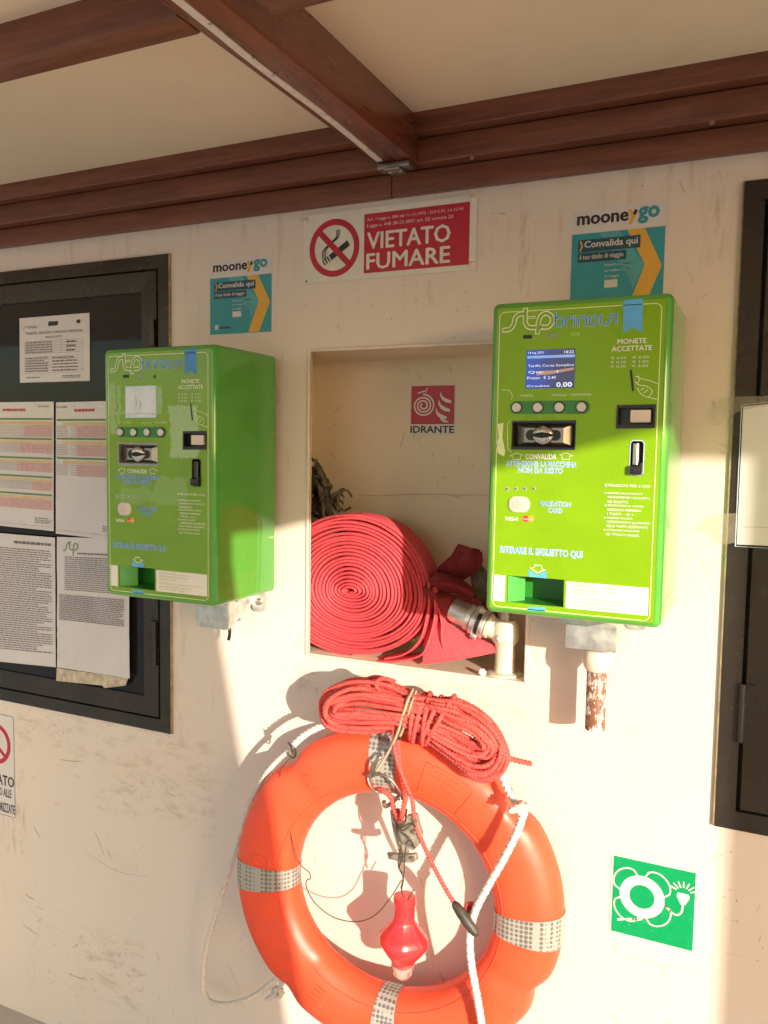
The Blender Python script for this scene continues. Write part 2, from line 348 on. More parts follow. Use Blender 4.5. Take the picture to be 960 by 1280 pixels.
def tube(mb, P, r, k=8, closed=False, lobes=0, amp=.16, pitch=None, step=None, caps=True):
    """tube along P; lobes>0 gives it laid strands that twist with the given pitch"""
    P = np.array(P, float)
    if step: P, Ltot = resample(P, step, closed)
    N = len(P); nxt = np.roll(P, -1, 0)-np.roll(P, 1, 0)
    if not closed: nxt[0] = P[1]-P[0]; nxt[-1] = P[-1]-P[-2]
    T = nxt/np.maximum(np.linalg.norm(nxt, axis=1), 1e-9)[:, None]
    up = np.array([0, 0, 1.]) if abs(T[0][2]) < .9 else np.array([1., 0, 0])
    nrm = np.cross(T[0], up); nrm /= np.linalg.norm(nrm)
    vs = []; s_ = 0
    for i in range(N):
        nrm = nrm-T[i]*(nrm@T[i]); nrm /= max(np.linalg.norm(nrm), 1e-9); bi = np.cross(T[i], nrm)
        if i: s_ += np.linalg.norm(P[i]-P[i-1])
        tw = 2*PI*s_/pitch if pitch else 0
        rr = r(i/(N-1)) if callable(r) else r
        for j in range(k):
            a = 2*PI*j/k; q = rr*(1+(amp*math.cos(lobes*(a-tw)) if lobes else 0))
            vs.append(P[i]+q*(nrm*math.cos(a)+bi*math.sin(a)))
    fs = []
    for i in range(N if closed else N-1):
        for j in range(k):
            a = i*k+j; b_ = i*k+(j+1) % k; c = ((i+1) % N)*k+(j+1) % k; d = ((i+1) % N)*k+j
            fs.append((a, b_, c, d))
    if not closed and caps: fs += [tuple(range(k-1, -1, -1)), tuple(range((N-1)*k, N*k))]
    return mb.add(vs, fs)
def rope(mb, P, r, closed=False, strands=3, n=8, step=None):
    return tube(mb, smoothpath(P, n, closed), r, k=4*strands if strands <= 3 else 14, closed=closed, lobes=strands, amp=.30, pitch=r*5.0, step=step or r*.5)
def lathe(mb, prof, c, axis='z', k=24, sq=0):
    """prof [(r,h)] round an axis through c"""
    c = np.array(c, float); vs = []
    if isinstance(axis, str): A = {'x': np.array([1., 0, 0]), 'y': np.array([0, 1., 0]), 'z': np.array([0, 0, 1.])}[axis]
    else: A = np.array(axis, float); A /= np.linalg.norm(A)
    e1 = np.cross(A, [0, 0, 1.] if abs(A[2]) < .9 else [0, 1., 0]); e1 /= np.linalg.norm(e1); e2 = np.cross(A, e1)
    for r, h in prof:
        for j in range(k):
            a = 2*PI*j/k; q = r*(1+sq*math.cos(4*a)) if sq else r
            vs.append(c+A*h+q*(e1*math.cos(a)+e2*math.sin(a)))
    n = len(prof); fs = [(i*k+j, i*k+(j+1) % k, (i+1)*k+(j+1) % k, (i+1)*k+j) for i in range(n-1) for j in range(k)]
    fs += [tuple(range(k-1, -1, -1)), tuple(range((n-1)*k, n*k))]
    return mb.add(vs, fs)
def ribbon(mb, pts, w, y, closed=False, cap=True):
    """flat stroke of width w through 2D points (x,z) on the plane y"""
    P = [np.array(p, float) for p in pts]; N = len(P); vs = []
    for i in range(N):
        a = P[i-1] if (i or closed) else P[i]; b_ = P[(i+1) % N] if (i < N-1 or closed) else P[i]
        d = b_-a; l = np.linalg.norm(d); d = d/l if l > 1e-9 else np.array([1., 0]); nn = np.array([-d[1], d[0]])
        p = P[i].copy()
        if cap and not callable(w) and not closed and i in (0, N-1): p = p+d*(w*.35)*(1 if i else -1)
        ww = w(i/(N-1)) if callable(w) else w
        # mitre
        if 0 < i < N-1 or closed:
            d1 = P[i]-P[i-1]; l1 = np.linalg.norm(d1)
            if l1 > 1e-9: ww = ww/max(.6, abs(float(nn@np.array([-d1[1], d1[0]]))/l1))
        vs += [(p[0]+nn[0]*ww/2, y, p[1]+nn[1]*ww/2), (p[0]-nn[0]*ww/2, y, p[1]-nn[1]*ww/2)]
    fs = [(2*i, 2*i+1, 2*i+3, 2*i+2) for i in range(N-1)]
    if closed: fs.append((2*N-2, 2*N-1, 1, 0))
    return mb.add(vs, fs)
def sp2(pts, n=6, closed=False): return [tuple(p) for p in smoothpath([(a, b) for a, b in pts], n, closed)]
_tc = {}
def glyphs(s, bold=0., shear=0.):
    key = (s, bold, shear)
    if key not in _tc:
        cu = bpy.data.curves.new('t', 'FONT'); cu.body = s; cu.size = 1; cu.offset = bold; cu.resolution_u = 2; cu.shear = shear
        ob = bpy.data.objects.new('t', cu); me = bpy.data.meshes.new_from_object(ob)
        v = np.array([tuple(p.co) for p in me.vertices]); f = [tuple(p.vertices) for p in me.polygons]
        bpy.data.objects.remove(ob); bpy.data.meshes.remove(me); bpy.data.curves.remove(cu)
        _tc[key] = (v, f)
    return _tc[key]
def text(mb, s, x0, x1, z0, z1, y, bold=0., shear=0., pad=0.):
    v, f = glyphs(s, 0., shear)
    lo, hi = v.min(0), v.max(0)
    sx = (x1-x0)/(hi[0]-lo[0]); sz = (z1-z0)/max(hi[1]-lo[1], 1e-6)
    X = x0+(v[:, 0]-lo[0])*sx; Z = z0+(v[:, 1]-lo[1])*sz
    d = bold*min(sx, sz)*1.05
    offs = [(0, 0)] if bold < .009 else ([(d, 0), (-d, 0), (0, d*.7), (0, -d*.7)] if bold < .04 else [(d*math.cos(t), d*math.sin(t)) for t in np.arange(8)*PI/4])
    for i, (ox, oz) in enumerate(offs): mb.add([(a+ox, y-.000012*i, b_+oz) for a, b_ in zip(X, Z)], f)
    return mb
def ptext(mb, s, a, b_, h, Y, bold=.015, y=None, shear=0., pad=0.):
    """text whose baseline runs between two photo pixels a and b on the plane Y, h pixels tall"""
    A = at(*a, Y); B = at(*b_, Y); T = at(a[0], a[1]-h, Y); z = (A[2]+B[2])/2
    return text(mb, s, A[0], B[0], z, z+(T[2]-A[2]), Y if y is None else y, bold, shear, pad)
def rect_holes(mb, x0, x1, z0, z1, y, holes):
    xs = sorted({x0, x1, *[h[0] for h in holes], *[h[1] for h in holes]}); zs = sorted({z0, z1, *[h[2] for h in holes], *[h[3] for h in holes]})
    xs = [x for x in xs if x0 <= x <= x1]; zs = [z for z in zs if z0 <= z <= z1]
    vid = {}
    def V(i, j):
        if (i, j) not in vid: vid[(i, j)] = len(mb.v); mb.v.append((xs[i], y, zs[j]))
        return vid[(i, j)]
    for i in range(len(xs)-1):
        for j in range(len(zs)-1):
            cx, cz = (xs[i]+xs[i+1])/2, (zs[j]+zs[j+1])/2
            if any(h[0] < cx < h[1] and h[2] < cz < h[3] for h in holes): continue
            mb.f.append((V(i, j), V(i+1, j), V(i+1, j+1), V(i, j+1)))
    return mb
def well(mb, x0, x1, z0, z1, y0, y1):
    """four sides and a back of an opening going from y0 in to y1"""
    mb.quad((x0, y0, z0), (x0, y1, z0), (x0, y1, z1), (x0, y0, z1)); mb.quad((x1, y0, z0), (x1, y0, z1), (x1, y1, z1), (x1, y1, z0))
    mb.quad((x0, y0, z0), (x1, y0, z0), (x1, y1, z0), (x0, y1, z0)); mb.quad((x0, y0, z1), (x0, y1, z1), (x1, y1, z1), (x1, y0, z1))
    mb.quad((x0, y1, z0), (x1, y1, z0), (x1, y1, z1), (x0, y1, z1)); return mb
def circle(c, r, k=24, rz=None, a0=0, a1=2*PI):
    return [(c[0]+r*math.cos(a0+(a1-a0)*i/k), c[1]+(rz or r)*math.sin(a0+(a1-a0)*i/k)) for i in range(k)]
def ring2(mb, c, r, w, y, k=40, rz=None): return ribbon(mb, circle(c, r, k, rz), w, y, True)
def rrect(x0, x1, z0, z1, r, k=5):
    out = []
    for cx, cz, a in ((x1-r, z1-r, 0), (x0+r, z1-r, PI/2), (x0+r, z0+r, PI), (x1-r, z0+r, 1.5*PI)):
        out += [(cx+r*math.cos(a+PI/2*i/k), cz+r*math.sin(a+PI/2*i/k)) for i in range(k+1)]
    return out
def bolt(mb, c, r, h, d=(0, -1, 0)):
    return lathe(mb, [(r, 0), (r, h*.6), (r*.8, h), (r*.3, h*1.05)], c, d, 10)

# ================================================================== the place
FLOOR = -1.4814; CZ = .668
# ground, deck
o = MB().box(-2000, 2000, -2000, 2000, FLOOR-.75, FLOOR-.55).build('ground', 'quay'); tag(o, kind='structure')
o = MB().box(-3.6, 3.4, -2.05, .3, FLOOR-.10, FLOOR).build('floor', 'deck'); tag(o, kind='structure')

# ---- windows' extents on the wall
WLx1 = -.5421; WLx0 = -1.78; WLz1 = .483; WLz0 = -.6226
WRx0 = .6448; WRx1 = 1.75; WRz0 = -.5905; WRz1 = float(at(931.5, 228, 0)[2])
RX0, RX1, RZ0, RZ1 = -.1735, .2995, -.3845, .2515
# ---- cabin
cabin = empty('cabin', (0, 0, FLOOR), 'cream painted cabin wall with scuffs, niche and two dark windows', 'wall')
w = MB(); rect_holes(w, -3.4, 3.2, FLOOR, CZ+.05, 0, [(RX0, RX1, RZ0, RZ1), (WLx0, WLx1, WLz0, WLz1), (WRx0, WRx1, WRz0, WRz1)])
w.keep = 1; wall = w.build('wall_panel', 'wall', cabin)
# niche: hollow behind the opening, reaching further left than the opening
n_ = MB(); D = .19; NX0 = RX0-.13
n_.quad((RX0, 0, RZ0), (RX0, .006, RZ0), (RX0, .006, RZ1), (RX0, 0, RZ1))
n_.quad((RX0, .006, RZ0), (NX0, .006, RZ0), (NX0, .006, RZ1), (RX0, .006, RZ1))
n_.quad((NX0, .006, RZ0), (NX0, D, RZ0), (NX0, D, RZ1), (NX0, .006, RZ1))
n_.quad((RX1, 0, RZ0), (RX1, D, RZ0), (RX1, D, RZ1), (RX1, 0, RZ1))
n_.quad((NX0, 0.0005, RZ1), (RX1, 0.0005, RZ1), (RX1, D, RZ1), (NX0, D, RZ1))
n_.quad((NX0, 0.0005, RZ0), (RX1, 0.0005, RZ0), (RX1, D, RZ0), (NX0, D, RZ0))
seam = float(at(520, 617, D)[2])
n_.quad((NX0, D, RZ0), (RX1, D, RZ0), (RX1, D, seam), (NX0, D, seam)); n_.quad((NX0, D, seam), (RX1, D, seam), (RX1, D, RZ1), (NX0, D, RZ1))
niche = n_.build('niche', 'niche', cabin)
tube(q := MB(), [at(x, y, D-.002) for x, y in ((449, 618), (480, 619), (520, 617), (560, 618), (608, 619))], .0022, 6).build('seam', 'lip', niche)
l = MB()
e = .007
for (a, b_, c, d) in ((RX0-e, RX0, RZ0-e, RZ1+e), (RX1, RX1+e, RZ0-e, RZ1+e), (RX0, RX1, RZ1, RZ1+e), (RX0, RX1, RZ0-e, RZ0)):
    l.box(a, b_, -.004, .004, c, d)
l.build('niche_lip', 'lip', cabin, bevel=.0022)

# scuffs, scratches and knocks on the paint
sc_ = MB(); SCF = [((108, 1065), (125, 1077), (150, 1090), (186, 1096), .0011), ((74, 949), (86, 951), (104, 952), .0022), ((119, 1040), (124, 1052), (128, 1063), .0020), ((42, 1033), (48, 1043), (51, 1048), .0026), ((31, 1117), (38, 1122), (43, 1124), .0030),
       ((183, 947), (190, 941), .0012), ((150, 1084), (162, 1087), .001), ((174, 1061), (180, 1058), .0015), ((86, 1217), (98, 1222), (110, 1224), .0022), ((284, 1203), (292, 1220), (301, 1240), .0010), ((133, 1000), (141, 1005), .001), ((50, 912), (62, 910), .0014),
       ((160, 1218), (172, 1220), (184, 1216), .0010), ((60, 895), (68, 908), .0014), ((73, 899), (80, 912), .0012), ((765, 1020), (790, 1024), .0009), ((700, 1010), (702, 1012), .002), ((752, 1034), (754, 1032), .003), ((888, 1160), (900, 1162), .0010), ((780, 1196), (830, 1206), (879, 1219), .0008),
       ((905, 1190), (925, 1195), .0010), ((850, 405), (853, 405), .003), ((565, 422), (570, 422), .003), ((690, 860), (705, 864), .0008), ((660, 990), (668, 985), .0008), ((840, 900), (850, 896), .0008), ((232, 620), (233, 660), .001), ((360, 560), (361, 590), .0009)]
for q_ in SCF:
    pts = [tuple(map(float, at(*p)[[0, 2]])) for p in q_[:-1]]; w_ = q_[-1]
    pts = sp2(pts, 5) if len(pts) > 2 else pts
    ribbon(sc_, pts, (lambda t, w_=w_: w_*(.25+.75*math.sin(PI*min(1, max(0, t*.9+.05))))), -.0004)
rs = random.Random(9)
for (cx, cy, sx_, sy_, nn) in ((200, 980, 60, 18, 60), (70, 910, 40, 22, 30), (140, 1190, 45, 30, 60), (110, 1222, 20, 8, 25), (700, 1000, 120, 140, 30), (850, 1130, 60, 90, 18), (560, 380, 60, 30, 14), (320, 520, 40, 60, 16), (90, 1100, 90, 90, 40)):
    for i in range(nn):
        p = at(cx+rs.gauss(0, sx_*.6), cy+rs.gauss(0, sy_*.6)); a_ = rs.uniform(0, PI); l_ = rs.uniform(.001, .005)
        if WLx0-.01 < p[0] < WLx1+.01 and p[2] > WLz0-.01: continue
        if p[0] > WRx0-.01 and p[2] > WRz0-.01: continue
        if RX0-.02 < p[0] < RX1+.02 and RZ0-.02 < p[2] < RZ1+.02: continue
        ribbon(sc_, [(float(p[0]), float(p[2])), (float(p[0])+l_*math.cos(a_), float(p[2])+l_*math.sin(a_))], rs.uniform(.0005, .0014), -.0004-.00001*i)
tag(sc_.build('scuff', 'scuff', cabin), kind='stuff')

def window(x0, x1, z0, z1, side, flange, cas, hinges, name='window'):
    """frame flush with the wall, casement, pane; side=+1: inner end on the right"""
    fr = MB(); f = flange; yF = -.007
    pts_o = [(x0, z0), (x1, z0), (x1, z1), (x0, z1)]; pts_i = [(x0+f, z0+f), (x1-f, z0+f), (x1-f, z1-f), (x0+f, z1-f)]
    for i in range(4):
        j = (i+1) % 4
        a, b_, c, d = pts_o[i], pts_o[j], pts_i[j], pts_i[i]
        fr.add([(a[0], yF, a[1]), (b_[0], yF, b_[1]), (c[0], yF+.001, c[1]), (d[0], yF+.001, d[1]),
                (a[0], .02, a[1]), (b_[0], .02, b_[1]), (c[0], .02, c[1]), (d[0], .02, d[1])],
               [(0, 1, 2, 3), (0, 4, 5, 1), (3, 2, 6, 7)])
    fr.keep = 1
    wn = fr.build(name, 'bronze', cabin)
    g = .007
    gk = MB().box(x0+f, x1-f, .014, .018, z0+f, z1-f).build('gasket', 'gasket', wn)
    c_ = MB(); X0, X1, Z0, Z1 = x0+f+g, x1-f-g, z0+f+.004, z1-f-.004
    po = [(X0, Z0), (X1, Z0), (X1, Z1), (X0, Z1)]; pi = [(X0+cas, Z0+cas), (X1-cas, Z0+cas), (X1-cas, Z1-cas), (X0+cas, Z1-cas)]
    for i in range(4):
        j = (i+1) % 4; a, b_, c, d = po[i], po[j], pi[j], pi[i]
        c_.add([(a[0], -.004, a[1]), (b_[0], -.004, b_[1]), (c[0], -.002, c[1]), (d[0], -.002, d[1]),
                (a[0], .013, a[1]), (b_[0], .013, b_[1]), (c[0], .013, c[1]), (d[0], .013, d[1])],
               [(0, 1, 2, 3), (0, 4, 5, 1), (3, 2, 6, 7)])
    c_.keep = 1
    c_.build('casement', 'bronze', wn)
    MB().box(X0+cas-.002, X1-cas+.002, .004, .008, Z0+cas-.002, Z1-cas+.002).build('pane', 'glass', wn)
    for (hx, hz0, hz1) in hinges:
        h = MB(); tube(h, [(hx, -.0105, hz0), (hx, -.0105, hz1)], .0055, 12); h.box(hx-.018*side, hx+.002, -.0085, -.0055, hz0, hz1)
        tube(h, [(hx, -.0105, (hz0+hz1)/2-.001), (hx, -.0105, (hz0+hz1)/2+.001)], .0062, 12)
        h.build('hinge', 'bronze', wn, auto=.7)
    # sealant line between frame and wall
    s = MB(); xe = x1 if side > 0 else x0
    s.box(min(xe, xe+side*.003), max(xe, xe+side*.003), -.006, .001, z0, z1); s.build('sealant', 'edge', wn)
    return wn
def zz(x, y, Y=0): return float(at(x, y, Y)[2])
wL = window(WLx0, WLx1, WLz0, WLz1, 1, .030, .045, [(float(at(193, 800, -.0105)[0]), zz(193, 830), zz(193, 775)), (float(at(193, 800, -.0105)[0]), .28, .34)])
wR = window(WRx0, WRx1, WRz0, WRz1, -1, .032, .06, [(float(at(927, 888, -.0105)[0]), zz(925, 925), zz(927, 853))])

# ---- canopy: ceiling, beams, mouldings, and unseen boards added to block the sun
canopy = empty('canopy', (0, 0, CZ), 'cream ceiling panels on varnished mahogany beams above the wall', 'ceiling')
BX0, BX1, BZ = .0105, .082, .585
cb_y0, cb_y1, cb_z = -.650, -.600, .585
for (x0, x1) in ((-3.6, BX0), (BX1, 3.4)):
    for (y0, y1) in ((cb_y1, .02), (-2.05, cb_y0)):
        zc = CZ if y0 > -1 else .637
        MB().box(x0, x1, y0, y1, zc, CZ+.05).build('ceiling_panel', 'ceil', canopy)
mb = MB().box(BX0, BX1, -2.04, -.0008, BZ, CZ+.02).build('main_beam', 'woody', canopy, bevel=.005)
st = MB(); P = smoothpath([(.044, -2.0), (.040, -1.2), (.036, -.7), (.030, -.5), (.031, -.3), (.023, -.09)], 10)
vs = []; 
for x, y in P: vs += [(x-.0062+random.uniform(-.0004, .0004), y, BZ-.0012), (x+.0062+random.uniform(-.0004, .0004), y, BZ-.0012)]
st.add(vs+[(a, b_, c+.0012) for a, b_, c in vs], [(2*i, 2*i+1, 2*i+3, 2*i+2) for i in range(len(P)-1)]+[(2*i, 2*i+2, 2*i+2+len(vs), 2*i+len(vs)) for i in range(len(P)-1)]+[(2*i+1, 2*i+3, 2*i+3+len(vs), 2*i+1+len(vs)) for i in range(len(P)-1)])
strip = st.build('adhesive_strip', 'strip', mb)
sp = MB()
for i in range(34):
    y = -1.9+i*.053+random.uniform(-.012, .012); x = .0405+(y+.7)*-.008-.006*max(0, (y+.6)); sp.box(x-.0012+random.uniform(-.004, .004), x+.0018, y-.002, y+.002, BZ-.0016, BZ-.0011)
tag(sp.build('spot', 'brass', mb), kind='stuff')
# cross beam (two pieces, either side of the main beam)
for (x0, x1, dz) in ((-3.6, BX0-.001, 0), (.121, 3.4, 0), (BX1+.001, .1205, .03)):
    MB().box(x0, x1, cb_y0, cb_y1, cb_z+dz, CZ+.015).build('cross_beam', 'wood', canopy, bevel=.004)
# stepped moulding along the wall
def board(x0, x1, y0, z0, z1, name='moulding_board'):
    return MB().box(x0, x1, y0, .0, z0, z1).build(name, 'wood', canopy, bevel=.003, seg=3)
for (x0, x1) in ((-3.5, BX0-.0015), (BX1-.003, 3.3)):
    board(x0, x1, -.074, .632, CZ+.01)
    b2 = board(x0+ (0 if x0 < -1 else .0), x1, -.048, .585, .6305)
for (x0, x1) in ((-3.5, .0145), (.0155, 3.3)):
    board(x0, x1, -.020, .541, .5835)
for px, py in ((590, 197), (890, 153)):
    c = at(px, py, -.049); lathe(MB(), [(.0045, 0), (.004, .001), (.002, .0014)], c, (0, -1, 0), 12).build('screw_cap', 'cap', canopy, auto=.7)
ep = MB(); ep.box(.012, .078, -.080, -.052, BZ-.012, BZ-.001); ep.box(.03, .062, -.088, -.05, BZ-.018, BZ-.0125)
bp = ep.build('end_bracket', 'pew', canopy, bevel=.002)
for x in (.036, .056): lathe(MB(), [(.004, 0), (.0035, .002)], (x, -.07, BZ-.018), (0, 0, -1), 10).build('bolt', 'pew', bp)
# unseen boards added behind the camera, cut to give the wall its shadow edges
def shade(px, py, Y=-1.8): p = at(px, py, 0); k = (Y)/SUN[1]; return (float(p[0]+SUN[0]*k), float(p[2]+SUN[2]*k))
YO = -1.8
a, b_ = shade(345, 662), shade(910, 528.6); sl_ = (b_[1]-a[1])/(b_[0]-a[0])
def zt(x): return a[1]+sl_*(x-a[0])
xa, xb = .2, 3.3
MB().prism([(xa, zt(1.3)), (1.3, zt(1.3)), (xb, zt(xb)), (xb, CZ+.2), (xa, CZ+.2)], YO-.03, YO).build('sun_block_fascia', 'outerw', canopy)  # added board, sloped to cast the upper shadow edge
p1, p2 = shade(275, 787), shade(353, 1237); sl2 = (p2[0]-p1[0])/(p2[1]-p1[1])
def xl(z): return p1[0]+sl2*(z-p1[1])
MB().prism([(.55, FLOOR), (xl(FLOOR), FLOOR), (xl(.30), .30), (xl(.30), .5), (.55, .5)], YO-.035, YO-.003).build('sun_block_panel', 'outerw', canopy)  # added panel, its slanted side casts the left shadow edge
q1 = shade(944, 1052); q2 = shade(928, 1276)
px_o = (q1[0]+q2[0])/2+.02
MB().box(px_o, px_o+.35, YO-.06, YO-.005, FLOOR, CZ).build('sun_block_post', 'outerw', canopy)  # added post, placed to cast the right shadow edge
canopy['label'] = 'cream ceiling panels on varnished mahogany beams and mouldings above the cabin wall'

# ================================================================== ticket machines
MW, MH, MD, GAP = .27427, .49738, .2057, .0221
YF = -(GAP+MD); MX, MZ = .2914, -.2115
def fx(px, py): p = at(px, py, YF); return (float(p[0]-MX), float(p[2]-MZ))       # photo pixel on the right machine -> face coords
def z7(X, Y): return (600+X/3.5556, 350+Y/3.5556)
def z8(X, Y): return (600+X/3.5556, 570+Y/3.5556)
def z6(X, Y): return (620+X/4.174, 520+Y/4.174)
def z9(X, Y): return (610+X/7.385, 370+Y/7.385)
def box4(pts):
    q = [fx(*p) for p in pts]; xs = [p[0] for p in q]; zs = [p[1] for p in q]
    return (xs[0]+xs[3])/2, (xs[1]+xs[2])/2, (zs[2]+zs[3])/2, (zs[0]+zs[1])/2
TRAY = box4([z8(125, 530), z8(375, 550), z8(370, 670), z8(118, 650)])
VAL = box4([z7(145, 632), z7(425, 628), z7(422, 748), z7(143, 750)])
LBL = box4([z8(55, 527), z8(112, 530), z8(110, 648), z8(52, 640)])
LBR = box4([z8(385, 555), z8(750, 588), z8(745, 710), z8(380, 675)])
SCR = box4([z7(208, 312), z7(425, 305), z7(420, 478), z7(203, 485)])
COIN = box4([z7(612, 563), z7(777, 560), z7(775, 652), z7(610, 653)])
LEV = box4([z6(700, 130), z6(770, 130), z6(770, 310), z6(700, 310)])
LINE = box4([(625.5, 392), (829, 377.5), (810.5, 778), (615.5, 755.6)])

def machine(name, loc, label, kind):
    R_ = kind == 'R'
    root = empty(name, loc, label, 'ticket machine', 'green ticket machines on the cabin wall')
    X, Y0, Z = loc
    yf = Y0-MD       # front plane (world)
    def L(p): return (X+p[0], Z+p[1])
    # casing: rounded front edges, straight sides
    c = MB(); prof = [(0, Y0), (0, yf+.012), (.0012, yf+.006), (.004, yf+.002), (.008, yf), (.0095, yf)]
    loops = []
    for ins, y in prof:
        rr = .010 if ins < .004 else max(.004, .012-ins)
        loops.append([(X+x, y, Z+z) for x, z in rrect(ins, MW-ins, ins, MH-ins, rr, 4)])
    k = len(loops[0])
    c.add([v for lp in loops for v in lp], [(i*k+j, i*k+(j+1) % k, (i+1)*k+(j+1) % k, (i+1)*k+j) for i in range(len(prof)-1) for j in range(k)]+[tuple(range(k))])
    c.build('casing', 'case', root, smooth=True, auto=.5)
    # small seam low on the visible side and a lip strip
    s = MB(); s.box(X+MW-.0002, X+MW+.0006, Y0-.17, Y0-.01, Z+.034, Z+.036); s.box(X+MW-.0002, X+MW+.0006, Y0-.175, Y0-.172, Z+.012, Z+.036); s.build('side_seam', 'case', root)
    # front panel with its openings
    i0 = .0095
    rnd = (LEV[0], LEV[1], LEV[2], LEV[3])
    f = MB(); rect_holes(f, X+i0, X+MW-i0, Z+i0, Z+MH-i0, yf-.0004, [(X+h[0], X+h[1], Z+h[2], Z+h[3]) for h in (TRAY, VAL, COIN, rnd)])
    f.keep = 1
    f.build('front_panel', 'face' if R_ else 'faceworn', root)
    e1, e2, e3, e4 = yf-.0007, yf-.0010, yf-.0013, yf-.0016
    b = MB(); x0, x1, z0, z1 = LINE; ribbon(b, [L(p) for p in rrect(x0, x1, z0, z1, .009, 5)], .0013, e1, True); b.build('border_line', 'pale', root)
    # ticket tray
    t = MB(); well(t, X+TRAY[0], X+TRAY[1], Z+TRAY[2], Z+TRAY[3], yf, yf+.06); tr = t.build('ticket_tray', 'traymat', root)
    MB().add([(X+TRAY[0]+.0006, yf+.0005, Z+TRAY[2]), (X+TRAY[0]+.021, yf+.03, Z+TRAY[2]), (X+TRAY[0]+.021, yf+.03, Z+TRAY[3]-.004), (X+TRAY[0]+.0006, yf+.0005, Z+TRAY[3]-.0005)], [(0, 1, 2, 3)]).build('tray_guide', 'traylight', tr)
    # white labels either side of the tray
    for q, txt in ((LBL, 0), (LBR, 1)):
        lb = MB().box(X+q[0], X+q[1], e1, e1+.0004, Z+q[2], Z+q[3]).build('label', 'whitel', root)
        if txt:
            tx = MB(); h = q[3]-q[2]; wv = q[1]-q[0]
            for i, (s, fr_) in enumerate((("ATTENZIONE! L'emettitrice", .62), ('NON restituisce monete e', .60), ('NON da resto.', .34), ('ATTENZIONE! Ticket vending machine', .86), ('does NOT return coins and', .62), ('does NOT give change.', .52))):
                zc = Z+q[3]-h*(.13+.135*i+(.07 if i > 2 else 0)); text(tx, s, X+q[0]+wv*.06, X+q[0]+wv*(.06+fr_), zc-h*.045, zc+h*.045, e2, .004)
            tag(tx.build('label_lettering', 'olive', lb), kind='stuff')
    # key row
    kp = [fx(*z7(164, 570)), fx(*z7(452, 562))]; zc = (kp[0][1]+kp[1][1])/2
    ks = MB().prism([L(p) for p in rrect(kp[0][0]-.0108, kp[1][0]+.0125, zc-.0102, zc+.0102, .0101, 6)], yf-.0011, yf).build('key_strip', 'keypad', root)
    for i in range(4):
        px_ = (164, 258, 353, 452)[i]; cx = fx(*z7(px_, 566))[0]
        k_ = MB(); lathe(k_, [(.0092, 0), (.0092, .0008)], (X+cx, yf-.0009, Z+zc), (0, -1, 0), 20).build('key_rim', 'dark', ks)
        lathe(MB(), [(.0074, 0), (.0074, .0025), (.0066, .0034), (.003, .0037)], (X+cx, yf-.0013, Z+zc), (0, -1, 0), 20).build('key', 'btn', ks, auto=.5)
    # ticket validator: dark frame, steel surround, two jaws
    v0, v1, w0, w1 = VAL; x0, x1, z0, z1 = X+v0, X+v1, Z+w0, Z+w1
    va = MB(); well(va, x0, x1, z0, z1, yf+.0, yf+.018); vroot = va.build('validator', 'pew' if not R_ else 'dark', root)
    fm = MB(); ribbon(fm, [(x0, z0), (x1, z0), (x1, z1), (x0, z1)], .003, yf-.0012, True); fm.build('validator_rim', 'black' if R_ else 'pew', vroot)
    s1 = MB(); dx, dz = .0065, .0045; ix, iz = .019, .0095
    o4 = [(x0+dx, z0+dz), (x1-dx, z0+dz), (x1-dx, z1-dz), (x0+dx, z1-dz)]; i4 = [(x0+ix, z0+iz), (x1-ix, z0+iz), (x1-ix, z1-iz), (x0+ix, z1-iz)]
    for i in range(4):
        j = (i+1) % 4; s1.quad((o4[i][0], yf+.010, o4[i][1]), (o4[j][0], yf+.010, o4[j][1]), (i4[j][0], yf+.003, i4[j][1]), (i4[i][0], yf+.003, i4[i][1]))
    s1.quad(*[(p[0], yf+.0031, p[1]) for p in i4]); s1.build('validator_plate', 'pew', vroot)
    cx, cz = (x0+x1)/2-.001, (z0+z1)/2; rr = .0085
    bt = MB(); bt.flat(circle((cx-.0195, cz), rr, 20), yf+.0024); bt.flat(circle((cx+.0195, cz), rr, 20), yf+.0024); bt.box(cx-.020, cx+.020, yf+.0020, yf+.0023, cz-.0055, cz+.0055); bt.build('slot', 'dark', vroot)
    for sg in (1, -1):
        j_ = MB(); n1 = 14; n2 = 6
        vs = []; 
        for i in range(n2+1):
            ph = PI/2*i/n2
            for k2 in range(n1+1):
                th = PI*k2/n1; vs.append((cx+.0175*math.cos(th)*math.cos(ph), yf+.0018-.0075*math.sin(ph), cz+sg*(.0032-.0022*abs(math.cos(th))*math.cos(ph)+.0125*math.sin(th)*math.cos(ph)+.0015*math.sin(ph))))
        j_.add(vs, [(i*(n1+1)+k2, i*(n1+1)+k2+1, (i+1)*(n1+1)+k2+1, (i+1)*(n1+1)+k2) for i in range(n2) for k2 in range(n1)]); j_.build('jaw', 'steel', vroot, smooth=True)
    # coin return window
    v0, v1, w0, w1 = COIN; x0, x1, z0, z1 = X+v0, X+v1, Z+w0, Z+w1
    cr = MB(); well(cr, x0, x1, z0, z1, yf, yf+.012); co = cr.build('coin_return', 'black', root)
    cf = MB(); ribbon(cf, [(x0, z0), (x1, z0), (x1, z1), (x0, z1)], .004, yf-.0016, True); cf.build('coin_return_rim', 'black', co)
    wd = x1-x0; hh = z1-z0
    MB().prism(rrect(x0+wd*.36, x1-wd*.10, z0+hh*.22, z1-hh*.18, .0015, 3), yf-.002, yf+.006).build('coin_flap', 'flap', co)
    # lever slot
    v0, v1, w0, w1 = LEV; x0, x1, z0, z1 = X+v0, X+v1, Z+w0, Z+w1
    lv = MB(); well(lv, x0, x1, z0, z1, yf, yf+.015); le = lv.build('lever_slot', 'dark', root)
